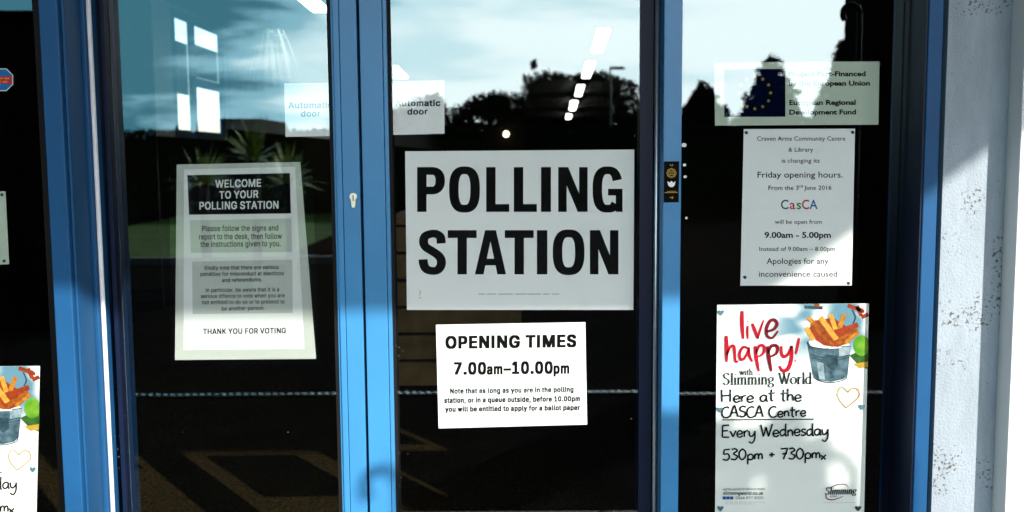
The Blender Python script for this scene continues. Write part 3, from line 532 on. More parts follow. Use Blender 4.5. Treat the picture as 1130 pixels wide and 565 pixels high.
GCACHE = {}
def glyph(ch):
    """triangles of one outline glyph, filled by winding number"""
    if ch in GCACHE: return GCACHE[ch]
    from mathutils.geometry import delaunay_2d_cdt
    cs = [[(q[i] / 1000, q[i+1] / 1000) for i in range(0, len(q), 2)] for q in GLYPHS[ch][1]]
    vs = []; es = []
    for c in cs:
        b = len(vs); vs += [Vector(p) for p in c]; es += [(b + i, b + (i + 1) % len(c)) for i in range(len(c))]
    v2, _, f2 = delaunay_2d_cdt(vs, es, [], 0, 1e-5)[:3]
    def wind(x, y):
        w_ = 0
        for c in cs:
            for i in range(len(c)):
                (x0, y0), (x1, y1) = c[i], c[(i + 1) % len(c)]
                if (y0 <= y) != (y1 <= y):
                    t = x0 + (y - y0) / (y1 - y0) * (x1 - x0) - x
                    if t > 0: w_ += 1 if y1 > y0 else -1
        return w_
    fs = [f for f in f2 if wind(sum(v2[i].x for i in f) / 3, sum(v2[i].y for i in f) / 3) != 0]
    GCACHE[ch] = ([tuple(v) for v in v2], fs); return GCACHE[ch]
def sansmesh(s, wx=0, wy=0):
    """plain grotesque lettering from the outlines above; wx, wy embolden it"""
    x = 0; V0 = []; F0 = []
    for ch in s:
        if ch == ' ': x += .19 + wx * .3; continue
        vs, fs = glyph(ch); b = len(V0); V0 += [(x + v[0], v[1], 0) for v in vs]; F0 += [tuple(b + i for i in f) for f in fs]
        x += GLYPHS[ch][0] / 1000 + wx * .72
    me = bpy.data.meshes.new('lettering'); me.from_pydata(V0, [], F0); me.update()
    if not (wx or wy): return me
    vs = [v.co.copy() for v in me.vertices]; fs = [tuple(p.vertices) for p in me.polygons]; V_ = []; F_ = []
    for k, (a, b) in enumerate(((-1, -1), (1, 1), (-1, 1), (1, -1), (0, 0), (-1, 0), (1, 0), (-.5, 1), (.5, -1))):
        n = len(V_); V_ += [(v.x + a*wx/2, v.y + b*wy/2, k) for v in vs]; F_ += [tuple(n + i for i in f) for f in fs]
    m2 = bpy.data.meshes.new('lettering'); m2.from_pydata(V_, [], F_); m2.update(); bpy.data.meshes.remove(me); return m2
CAPH = .727
def lettering(root, s, x0, y0, x1, y1, cap, yp, m, off=0.0, name='text_line', cap_em=CAPH, slant=0, spacing=1.0, sans=None):
    """text s with its baseline from (x0,y0) to (x1,y1) on the photographed sheet"""
    me = sansmesh(s, *sans) if sans else textmesh(s, off, spacing)
    if sans: off, cap_em = sans[1] / 2, .509
    xs_ = [v.co.x for v in me.vertices]; a, b_ = min(xs_), max(xs_)
    A = P(x0, y0, yp); B = P(x1, y1, yp)
    up = P((x0+x1)/2, (y0+y1)/2 - cap, yp) - P((x0+x1)/2, (y0+y1)/2, yp)
    base = parent_base(root)
    sc_ = (B - A) / (b_ - a)
    for v in me.vertices:
        p = A + sc_ * (v.co.x - a + slant * v.co.y) + up * ((v.co.y + off) / (cap_em + 2*off))
        v.co = (p.x - base.x, yp - base.y - v.co.z * 1.2e-5, p.z - base.z)
    me.name = name
    if me.polygons and me.polygons[0].normal.y > 0: me.flip_normals()
    me.materials.clear()
    return link(name, me, m, root)
def flat(root, name, pts, yp, m):
    b = MB(); b.add([P(px, py, yp) for px, py in reversed(pts)], [tuple(range(len(pts)))]); return b.build(name, m, root)
def smooth_pts(pts, n=6):
    if len(pts) < 3: return pts
    out = []; p = [pts[0]] + list(pts) + [pts[-1]]
    for i in range(1, len(p) - 2):
        for k in range(n):
            t = k / n; r_ = []
            for j in (0, 1):
                a, b_, c, d = p[i-1][j], p[i][j], p[i+1][j], p[i+2][j]
                r_.append(.5*((2*b_) + (-a+c)*t + (2*a-5*b_+4*c-d)*t*t + (-a+3*b_-3*c+d)*t**3))
            out.append(tuple(r_))
    out.append(pts[-1]); return out
def ribbon(mb, pts, wd, yp, pen=None, taper=False, smooth=True):
    q = smooth_pts(pts) if smooth else pts
    vs = []; n = len(q)
    for i, (x, y) in enumerate(q):
        tx = q[min(i+1, n-1)][0] - q[max(i-1, 0)][0]; ty = q[min(i+1, n-1)][1] - q[max(i-1, 0)][1]
        l = math.hypot(tx, ty) or 1; tx /= l; ty /= l
        h = wd / 2
        if pen: h = (pen + (wd - pen) * abs(ty) ** 1.5) / 2
        if taper:
            u = i / max(1, n-1); h *= .55 + .45 * math.sin(math.pi * min(1, .12 + u * .9))
        vs += [P(x - ty*h, y + tx*h, yp), P(x + ty*h, y - tx*h, yp)]
    mb.add(vs, [(2*i, 2*i+1, 2*i+3, 2*i+2) for i in range(n-1)])
    return mb
def sheet(root, name, c, yp, th, m, nx=1, ny=1):
    """paper: four photographed corners TL TR BR BL on the plane yp"""
    a = [P(px, py, yp) for px, py in c]
    b = MB(); f = [tuple(p) for p in a]; k = [(p.x, p.y + th, p.z) for p in a]
    b.add(f + k, [(3, 2, 1, 0), (4, 5, 6, 7), (0, 1, 5, 4), (1, 2, 6, 5), (2, 3, 7, 6), (3, 0, 4, 7)])
    return b.build(name, m, root)
def notice(name, c, yp, label, cat='notice', group=None):
    pc = P(sum(p[0] for p in c)/4, max(p[1] for p in c), yp)
    return empty(name, pc, label, cat, group)
YD = yG + .0065                                      # just behind the door glass
def ydoor(k): return YD + .0035 - .0005 * k          # print layers
YQ = yP + .0065
def ypane(k): return YQ + .0035 - .0005 * k

# big polling notice
c = [(447, 167), (700, 165), (699, 342), (449, 342)]
t = notice('notice', c, ydoor(0), 'large white landscape sheet reading POLLING STATION in heavy black capitals')
sheet(t, 'sheet', c, ydoor(0), .0004, M['paper'])
def heavy(t, ch, x0, x1, base, cap, yp):
    """one heavy condensed capital, drawn stroke by stroke"""
    b = MB(); top_ = base - cap; W = 10.4; Hb = 8.6; k = [0]
    def lay(): k[0] += 1; return yp - 1.5e-5 * k[0]
    def quad(*pts): b.add([P(*p, lay_) for lay_ in (lay(),) for p in reversed(pts)], [tuple(range(len(pts)))])
    def rect(a, c, u, v): quad((a, u), (c, u), (c, v), (a, v))
    def arc(a0, a1, cx, cy, rx, ry, n=26, ex=2.7):
        out = []
        for i in range(n + 1):
            a = R(a0 + (a1 - a0) * i / n); c, s_ = math.cos(a), math.sin(a)
            out.append((cx + rx * math.copysign(abs(c) ** (2/ex), c), cy - ry * math.copysign(abs(s_) ** (2/ex), s_)))
        return out
    if ch == 'I': rect(x0, x1, top_, base)
    elif ch == 'L': rect(x0, x0 + W, top_, base); rect(x0 + W - .5, x1, base - Hb, base)
    elif ch == 'T': m = (x0 + x1) / 2; rect(x0, x1, top_, top_ + Hb); rect(m - W/2, m + W/2, top_ + Hb - .5, base)
    elif ch == 'N':
        rect(x0, x0 + W - 1, top_, base); rect(x1 - W + 1, x1, top_, base); quad((x0 + 1, top_), (x0 + W + .6, top_), (x1 - 1, base), (x1 - W - .6, base))
    elif ch == 'A':
        m = (x0 + x1) / 2; quad((m - 6, top_), (m + 2.6, top_), (x0 + 9.6, base), (x0, base)); quad((m - 2.6, top_), (m + 6, top_), (x1, base), (x1 - 9.6, base)); rect(x0 + 8, x1 - 8, base - 17.4, base - 10)
    elif ch == 'P':
        rect(x0, x0 + W, top_, base); cy = top_ + 15
        ribbon(b, [(x0 + 6, top_ + 4.2), (x1 - 16, top_ + 4.2)] + arc(84, -84, x1 - 14.5, cy, 9.3, 10.8, 20, 2.3) + [(x1 - 16, cy + 10.8), (x0 + 6, cy + 10.8)], W, lay(), Hb, smooth=False)
    elif ch in 'OG':
        cx, cy = (x0 + x1) / 2, (top_ + base) / 2; rx, ry = (x1 - x0) / 2 - W / 2, cap / 2 + .8 - Hb / 2
        if ch == 'O': ribbon(b, arc(0, 361, cx, cy, rx, ry, 44), W, lay(), Hb, smooth=False)
        else:
            ribbon(b, arc(22, 318, cx, cy, rx, ry, 40), W, lay(), Hb, smooth=False)
            rect(cx + .5, x1, cy - .8, cy + 6.6); rect(x1 - 7.4, x1, cy + 2, base)
    elif ch == 'S':
        w_ = x1 - x0; h = cap
        q = [(.83, .30), (.80, .16), (.64, .085), (.44, .085), (.24, .14), (.18, .27), (.26, .38), (.46, .46), (.68, .55), (.82, .66), (.82, .80), (.68, .905), (.46, .92), (.27, .87), (.18, .76), (.165, .66)]
        ribbon(b, [(x0 + u * w_, top_ + v * h) for u, v in q], W - .4, lay(), Hb)
    o = b.build('letter', M['ink'], t); return o
for word, spans, y_, cp in (('POLLING', [(460.3, 491), (495.6, 529.5), (536.5, 562), (567, 592.5), (597, 608), (616, 648.5), (654, 687)], 233.8, 49.4), ('STATION', [(462, 492), (494, 526), (524, 558.5), (557, 589), (592.5, 604), (610, 645), (651, 682.5)], 302.8, 48.8)):
    for ch, (a, e) in zip(word, spans): heavy(t, ch, a, e, y_, cp, ydoor(1))
b = MB()
for a, e in ((528, 535), (537, 547), (550, 566), (568, 582), (583, 597), (599, 606), (609, 617)): ribbon(b, [(a, 324.6), (e, 324.4)], .7, ydoor(1), smooth=False)
b.build('small_print', M['tack'], t)
b = MB(); ribbon(b, [(462.5, 326), (464, 323), (463, 320)], 1.6, ydoor(1)); ribbon(b, [(462, 328), (465, 329)], 1.4, ydoor(1), smooth=False); b.build('small_mark', M['panel'], t)

# opening times
c = [(481, 358.3), (646, 355.5), (648, 468.5), (484, 472.8)]
t = notice('notice', c, ydoor(0), 'white sheet headed OPENING TIMES, below the large polling notice')
sheet(t, 'sheet', c, ydoor(0), .0004, M['paper'])
lettering(t, 'OPENING TIMES', 491.5, 385, 636, 383.2, 14.2, ydoor(1), M['ink'], 0, 'heading', sans=(.09, .056))
for s, a, b_, y, cp in (('7.00', 501, 536.5, 413.6, 14), ('am', 537.2, 554.5, 413.4, 12), ('–', 555.5, 564, 413.5, 13), ('10.00', 565, 610, 412.8, 14), ('pm', 610.8, 628.3, 412.6, 12)):
    lettering(t, s, a, y, b_, y - .2, cp, ydoor(1), M['ink'], 0, 'heading', sans=(.088, .055))
for s, a, b_, y in (('Note that as long as you are in the polling', 496.6, 633, 434.6), ('station, or in a queue outside, before 10.00pm', 490.2, 640, 444.8), ('you will be entitled to apply for a ballot paper', 491.3, 640, 454.6)):
    lettering(t, s, a, y, b_, y - 2, 5.9, ydoor(1), M['ink'], 0, sans=(.09, .05))
b = MB()
for a, e in ((537, 546), (549, 556), (558, 574), (576, 588), (591, 596)): ribbon(b, [(a, 467.6), (e, 467.2)], .8, ydoor(1), smooth=False)
b.build('small_print', M['panel'], t)

# welcome notice in its plastic sleeve
c = [(195, 181.6), (331.3, 178.7), (348.8, 396), (193, 397.3)]
t = notice('notice', c, ydoor(0), 'tall grey-edged sheet welcoming voters, hung slightly crooked on the left door')
sheet(t, 'sheet', c, ydoor(0), .0004, M['paper_grey'])
flat(t, 'white_panel', [(203, 187), (325.5, 184), (336, 385), (202.5, 386.3)], ydoor(1), M['paper'])
flat(t, 'black_panel', [(206.6, 193.3), (319.8, 191), (321, 235.5), (208.5, 237)], ydoor(2), M['ink'])
flat(t, 'grey_panel', [(209.5, 243.2), (321.3, 241), (322.3, 278), (210.5, 279)], ydoor(2), M['panel'])
flat(t, 'grey_panel', [(212, 288.6), (322.5, 286.5), (323, 345.5), (212.5, 346.6)], ydoor(2), M['panel'])
for s, a, b_, y, cp in (('WELCOME', 237.5, 288, 207.2, 8.6), ('TO YOUR', 242, 285, 219.4, 8.4), ('POLLING STATION', 220, 307.3, 231.4, 8.6)):
    lettering(t, s, a, y, b_, y - 1.2, cp, ydoor(3), M['ink_white'], 0, 'heading', sans=(.045, .03))
for s, a, b_, y, cp in (('Please follow the signs and', 223, 307, 255.3, 6.2), ('report to the desk, then follow', 219.5, 311, 264.4, 6.2), ('the instructions given to you.', 221, 309.7, 272.6, 6.2),
        ('Kindly note that there are various', 225.7, 307.6, 297.8, 4.4), ('penalties for misconduct at elections', 221, 313, 304.6, 4.4), ('and referendums.', 245, 289, 311.4, 4.4),
        ('In particular, be aware that it is a', 227, 308, 322.4, 4.4), ('serious offence to vote when you are', 221.6, 314, 329, 4.4), ('not entitled to do so or to pretend to', 223, 314, 335.8, 4.4), ('be another person.', 244.5, 292, 342.8, 4.4)):
    lettering(t, s, a, y, b_, y - .9, cp, ydoor(3), M['ink'], 0, sans=(.03, .02))
lettering(t, 'THANK YOU FOR VOTING', 224, 368.9, 315.5, 367.8, 6.2, ydoor(2), M['ink'], 0, 'closing_line', sans=(.05, .03))
sheet(t, 'plastic_sleeve', [(187, 174), (344, 171), (352, 400), (188.5, 401)], YD + .0009, .0003, M['sleeve'])

# automatic door notices
for c, wx, y0, m, lab in (([(313.5, 92), (370, 91.2), (369.5, 150), (315, 151)], (318, 367, 332, 353.5), 119.5, M['teal'], 'small white square notice reading Automatic door in blue, on the left door'),
                      ([(433.6, 89.3), (490.3, 88.8), (490.5, 147.5), (434, 149)], (436, 486, 449.5, 472), 117.3, M['teal_dark'], 'small white square notice reading Automatic door in near black, on the right door')):
    t = notice('notice', c, ydoor(0), lab)
    sheet(t, 'sheet', c, ydoor(0), .0004, M['paper'])
    lettering(t, 'Automatic', wx[0], y0, wx[1], y0 - .3, 6.8, ydoor(1), m, sans=(.07, .045)); lettering(t, 'door', wx[2], y0 + 9.2, wx[3], y0 + 9, 6.8, ydoor(1), m, sans=(.05, .034))

# funding notice
c = [(788.5, 69), (970.6, 67.7), (969.4, 137.5), (789, 138.6)]
t = notice('notice', c, ypane(0), 'pale green sheet with a blue flag of yellow stars, topmost on the right pane')
sheet(t, 'sheet', c, ypane(0), .0006, M['paper_green'])
flat(t, 'flag', [(799, 76.3), (866.7, 76), (866.7, 128.8), (799.3, 129)], ypane(1), M['euroblue'])
b = MB()
for k in range(12):
    a = 2 * math.pi * k / 12; cx_, cy_ = 833 + 17.5 * math.cos(a), 102.5 + 17.5 * math.sin(a)
    pts = [(cx_ + (2.5 if j % 2 == 0 else 1.0) * math.sin(j * math.pi / 5), cy_ - (2.5 if j % 2 == 0 else 1.0) * math.cos(j * math.pi / 5)) for j in range(10)]
    b.add([P(*p, ypane(2)) for p in reversed(pts)], [tuple(range(10))])
b.build('star_ring', M['star'], t)
for s, a, b_, y in (('Project Part-Financed', 870.5, 955.3, 84.4), ('by the European Union', 870.5, 960, 94.8), ('European Regional', 871, 944.3, 116), ('Development Fund', 871, 944.7, 126.6)):
    lettering(t, s, a, y, b_, y - .3, 6, ypane(1), M['ink'], .034)

# opening-hours notice
c = [(820.8, 142.4), (943.6, 142), (940, 315), (817, 315.2)]
t = notice('notice', c, ypane(0), 'white portrait sheet about changed Friday opening hours, above the red lettered poster')
sheet(t, 'sheet', c, ypane(0), .0004, M['paper'])
for s, a, b_, y, cp, o_ in (('Craven Arms Community Centre', 835.5, 933, 155.2, 5, .006), ('& Library', 870, 897.5, 167.4, 5, .006), ('is changing its', 862.7, 904.5, 179.5, 5, .004), ('Friday opening hours.', 836, 930, 196, 7, .008),
        ('From the 3', 848, 881.2, 209.6, 5, .006), ('rd', 881.8, 885.8, 207, 3.4, .006), ('June 2016', 887.4, 917.6, 209.4, 5, .006), ('will be open from', 855, 907, 247, 4.8, .004), ('9.00am - 5.00pm', 843.7, 917, 262.6, 7, .028),
        ('Instead of 9.00am – 8.00pm', 838, 921.5, 277, 5, .004), ('Apologies for any', 846, 914.3, 291.2, 6.8, .006), ('inconvenience caused', 837.5, 924, 305.4, 6.6, .006)):
    lettering(t, s, a, y, b_, y, cp, ypane(1), M['ink_soft'], o_)
for ch, a, b_, m in (('C', 861.8, 870.2, 'c_teal'), ('a', 871.5, 877.6, 'c_red'), ('s', 879, 884.2, 'c_green'), ('C', 885, 893, 'c_red'), ('A', 893.3, 902.3, 'c_blue')):
    lettering(t, ch, a, 230.8, b_, 230.8, 11, ypane(1), M[m], .012, 'coloured_letter')
for px, py in ((823.6, 146.3), (941, 146), (822, 306), (936.3, 312.6)):
    b = MB(); b.add([P(px + 2.1*math.cos(2*math.pi*k/9)*(1+.25*math.sin(3*k)), py + 1.9*math.sin(2*math.pi*k/9), ypane(1.5)) for k in range(9)], [tuple(range(8, -1, -1))]); b.build('putty_dab', M['tack_dark'], t)

# sliver of a notice at the far left
ypl = .0035
c = [(-40, 211), (6, 211), (10, 291.5), (-40, 293)]
t = notice('notice', c, ypl, 'pale green paper sheet cut off by the left edge, its right side showing')
sheet(t, 'sheet', c, ypl, .0004, M['paper_green'])
for py in (215, 288): 
    b = MB(); b.add([P((2 if py < 250 else 4.5) + 2*math.cos(2*math.pi*k/8), py + 1.8*math.sin(2*math.pi*k/8), ypl - .0006) for k in range(8)], [tuple(range(7, -1, -1))]); b.build('putty_dab', M['tack_dark'], t)

# ---- handwriting and brush alphabets (strokes on a unit grid: x-height .5, capitals 1)
HW = {
 'H': (.72, [[(0,1),(.02,0)], [(.02,.5),(.52,.53)], [(.54,1.02),(.53,0)]]),
 'e': (.47, [[(.05,.24),(.38,.29),(.34,.48),(.18,.52),(.03,.3),(.1,.05),(.26,0),(.42,.12)]]),
 'r': (.36, [[(.05,.5),(.06,0)], [(.06,.28),(.15,.46),(.32,.5)]]),
 'a': (.52, [[(.4,.44),(.24,.52),(.05,.36),(.06,.1),(.2,.01),(.36,.16),(.41,.48)], [(.41,.5),(.41,.08),(.5,.01)]]),
 't': (.40, [[(.19,.95),(.17,.4),(.18,.08),(.3,.02)], [(0,.62),(.4,.66)]]),
 'h': (.47, [[(.06,1),(.05,0)], [(.05,.28),(.18,.48),(.34,.42),(.37,0)]]),
 'C': (.62, [[(.55,.9),(.36,1),(.1,.8),(.02,.4),(.15,.06),(.4,0),(.58,.14)]]),
 'A': (.66, [[(0,0),(.26,.98)], [(.26,.98),(.36,.98),(.58,0)], [(.12,.38),(.5,.4)]]),
 'S': (.56, [[(.5,.9),(.3,1),(.08,.84),(.12,.6),(.4,.45),(.47,.2),(.3,0),(.02,.1)]]),
 'n': (.45, [[(.05,.5),(.05,0)], [(.05,.28),(.18,.49),(.33,.4),(.36,0)]]),
 'E': (.58, [[(.5,1),(.06,.97)], [(.06,.97),(.04,.02)], [(.04,.02),(.52,0)], [(.05,.52),(.42,.55)]]),
 'v': (.42, [[(0,.5),(.18,.01)], [(.18,.01),(.38,.52)]]),
 'y': (.48, [[(.02,.5),(.06,.14),(.2,.06),(.38,.28),(.42,.5)], [(.42,.5),(.40,-.16),(.22,-.5),(.0,-.36)]]),
 'W': (.80, [[(0,1),(.17,0)], [(.17,0),(.36,.78)], [(.36,.78),(.52,0)], [(.52,0),(.78,1.02)]]),
 'd': (.52, [[(.4,.42),(.24,.52),(.05,.36),(.06,.1),(.2,.01),(.4,.2)], [(.42,1),(.40,.08),(.5,0)]]),
 's': (.38, [[(.34,.46),(.2,.52),(.06,.42),(.12,.3),(.28,.22),(.3,.08),(.16,0),(0,.06)]]),
 '5': (.55, [[(.48,1),(.12,.98)], [(.12,.98),(.08,.58),(.34,.6),(.45,.3),(.3,.02),(0,.1)]]),
 '3': (.52, [[(.05,.92),(.28,1),(.42,.8),(.18,.55),(.44,.3),(.28,0),(0,.08)]]),
 '0': (.56, [[(.28,1),(.06,.72),(.05,.25),(.24,0),(.45,.28),(.46,.72),(.26,1)]]),
 'p': (.47, [[(.05,.5),(.05,-.42)], [(.05,.32),(.22,.52),(.4,.36),(.37,.08),(.2,0),(.05,.12)]]),
 'm': (.62, [[(.05,.5),(.05,0)], [(.05,.3),(.17,.5),(.29,.4),(.3,0)], [(.3,.3),(.42,.5),(.53,.4),(.55,0)]]),
 '+': (.5, [[(.05,.4),(.42,.42)], [(.24,.62),(.23,.2)]]),
 '7': (.5, [[(0,.96),(.46,1)], [(.46,1),(.16,0)], [(.08,.5),(.42,.54)]]),
 'x': (.42, [[(0,.3),(.32,-.1)], [(.34,.32),(0,-.12)]]),
 ' ': (.34, []),
}
SF = {  # serif letters: strokes drawn with a broad pen, then small serifs
 'S': (.62, [[(.5,.82),(.42,.97),(.25,1),(.08,.84),(.14,.62),(.42,.44),(.5,.22),(.36,.02),(.16,.0),(.04,.18)]], [(.5,.82,0)]),
 'l': (.27, [[(.13,1),(.13,0)]], [(.13,0,.1),(.1,1,.07)]),
 'i': (.27, [[(.13,.6),(.13,0)], [(.10,.84),(.17,.9)]], [(.13,0,.1),(.1,.6,.07)]),
 'm': (.86, [[(.13,.6),(.13,0)], [(.13,.46),(.26,.61),(.40,.54),(.42,0)], [(.42,.46),(.55,.61),(.69,.54),(.71,0)]], [(.13,0,.1),(.42,0,.1),(.71,0,.1),(.1,.6,.07)]),
 'n': (.58, [[(.13,.6),(.13,0)], [(.13,.46),(.26,.61),(.40,.54),(.43,0)]], [(.13,0,.1),(.43,0,.1),(.1,.6,.07)]),
 'g': (.55, [[(.25,.61),(.09,.52),(.09,.34),(.25,.24),(.4,.34),(.4,.52),(.25,.61)], [(.18,.24),(.1,.12),(.38,.04),(.46,-.12),(.28,-.26),(.08,-.2),(.08,-.06),(.2,.04)], [(.38,.56),(.52,.6)]], []),
 'W': (1.0, [[(.1,.97),(.34,0)], [(.34,0),(.52,.9)], [(.46,.97),(.70,0)], [(.70,0),(.93,.97)]], [(.1,.98,.12),(.48,.98,.1),(.93,.98,.09)]),
 'o': (.56, [[(.28,.61),(.08,.46),(.08,.15),(.28,0),(.47,.15),(.47,.46),(.28,.61)]], []),
 'r': (.42, [[(.13,.6),(.13,0)], [(.13,.42),(.24,.59),(.38,.56)]], [(.13,0,.11),(.1,.6,.07)]),
 'd': (.58, [[(.42,.5),(.27,.61),(.08,.45),(.08,.14),(.25,0),(.42,.14)], [(.43,1),(.43,0)]], [(.47,0,.07),(.40,1,.07)]),
 'w': (.78, [[(.06,.6),(.24,0)], [(.24,0),(.38,.55)], [(.36,.6),(.54,0)], [(.54,0),(.7,.6)]], [(.06,.6,.08),(.36,.6,.08),(.7,.6,.07)]),
 't': (.38, [[(.17,.82),(.17,.12),(.26,.01),(.36,.06)], [(.03,.58),(.34,.59)]], []),
 'h': (.58, [[(.12,1),(.12,0)], [(.12,.44),(.26,.61),(.40,.54),(.43,0)]], [(.12,0,.1),(.43,0,.1),(.09,1,.07)]),
 ' ': (.3, [], []),
}
def strokes(mb, F, s, x0, y0, x1, y1, cap, wd, yp, pen=None, jit=0, slant=0):
    tot = sum(F[ch][0] for ch in s) - .08; kx = (x1 - x0) / tot; x = 0
    rnd = random.Random(len(s) * 7 + int(x0))
    for ch in s:
        adv, st = F[ch][0], F[ch][1]; dy = rnd.uniform(-jit, jit)
        def mp_(p): 
            gx_ = x0 + (x + p[0] + slant * p[1]) * kx
            return (gx_, y0 + (y1 - y0) * (gx_ - x0) / (x1 - x0) - p[1] * cap + dy)
        for q in st: ribbon(mb, [mp_(p) for p in q], wd, yp, pen)
        if len(F[ch]) > 2:
            for sx_, sy_, h in F[ch][2]:
                if h: ribbon(mb, [mp_((sx_ - h, sy_)), mp_((sx_ + h, sy_))], max(.55, wd * .45), yp, smooth=False)
        x += adv
    return mb

def poster_mat():
    m = mat('poster_print', (.86, .87, .84), .4)
    n = m.node_tree.nodes; l = m.node_tree.links; b = n['Principled BSDF']
    t = n.new('ShaderNodeTexCoord'); mp_ = n.new('ShaderNodeMapping'); mp_.inputs['Location'].default_value = (-.02, 0, -.395); mp_.inputs['Scale'].default_value = (8, 8, 13)
    l.new(t.outputs['Object'], mp_.inputs['Vector'])
    gr = n.new('ShaderNodeTexGradient'); gr.gradient_type = 'SPHERICAL'; l.new(mp_.outputs['Vector'], gr.inputs['Vector'])
    return m
M['poster'] = poster_mat()
# soft out-of-focus blues of the printed photograph
def blur_mat():
    m = mat('poster_blur_print', (.86, .87, .84), .4)
    n = m.node_tree.nodes; l = m.node_tree.links; b = n['Principled BSDF']
    t = n.new('ShaderNodeTexCoord')
    x = n.new('ShaderNodeTexNoise'); x.inputs['Scale'].default_value = 17; x.inputs['Detail'].default_value = .5
    l.new(t.outputs['Generated'], x.inputs['Vector']); x.inputs['Scale'].default_value = 4.2
    s = n.new('ShaderNodeSeparateXYZ'); l.new(t.outputs['Generated'], s.inputs[0])
    # fade towards the left and the bottom of the printed picture
    a = n.new('ShaderNodeMapRange'); a.interpolation_type = 'SMOOTHSTEP'; a.inputs['From Min'].default_value = .04; a.inputs['From Max'].default_value = .45; l.new(s.outputs['X'], a.inputs['Value'])
    c = n.new('ShaderNodeMapRange'); c.interpolation_type = 'SMOOTHSTEP'; c.inputs['From Min'].default_value = .05; c.inputs['From Max'].default_value = .6; l.new(s.outputs['Z'], c.inputs['Value'])
    u = n.new('ShaderNodeMath'); u.operation = 'MULTIPLY'; l.new(a.outputs[0], u.inputs[0]); l.new(c.outputs[0], u.inputs[1])
    r = n.new('ShaderNodeMapRange'); r.interpolation_type = 'SMOOTHSTEP'; r.inputs['From Min'].default_value = .42; r.inputs['From Max'].default_value = .60; l.new(x.outputs['Fac'], r.inputs['Value'])
    u2 = n.new('ShaderNodeMath'); u2.operation = 'MULTIPLY'; l.new(u.outputs[0], u2.inputs[0]); l.new(r.outputs[0], u2.inputs[1])
    k = n.new('ShaderNodeMix'); k.data_type = 'RGBA'; k.inputs['A'].default_value = (.86, .87, .84, 1); k.inputs['B'].default_value = (.12, .25, .33, 1)
    l.new(u2.outputs[0], k.inputs['Factor']); l.new(k.outputs['Result'], b.inputs['Base Color'])
    return m
M['blur'] = blur_mat()

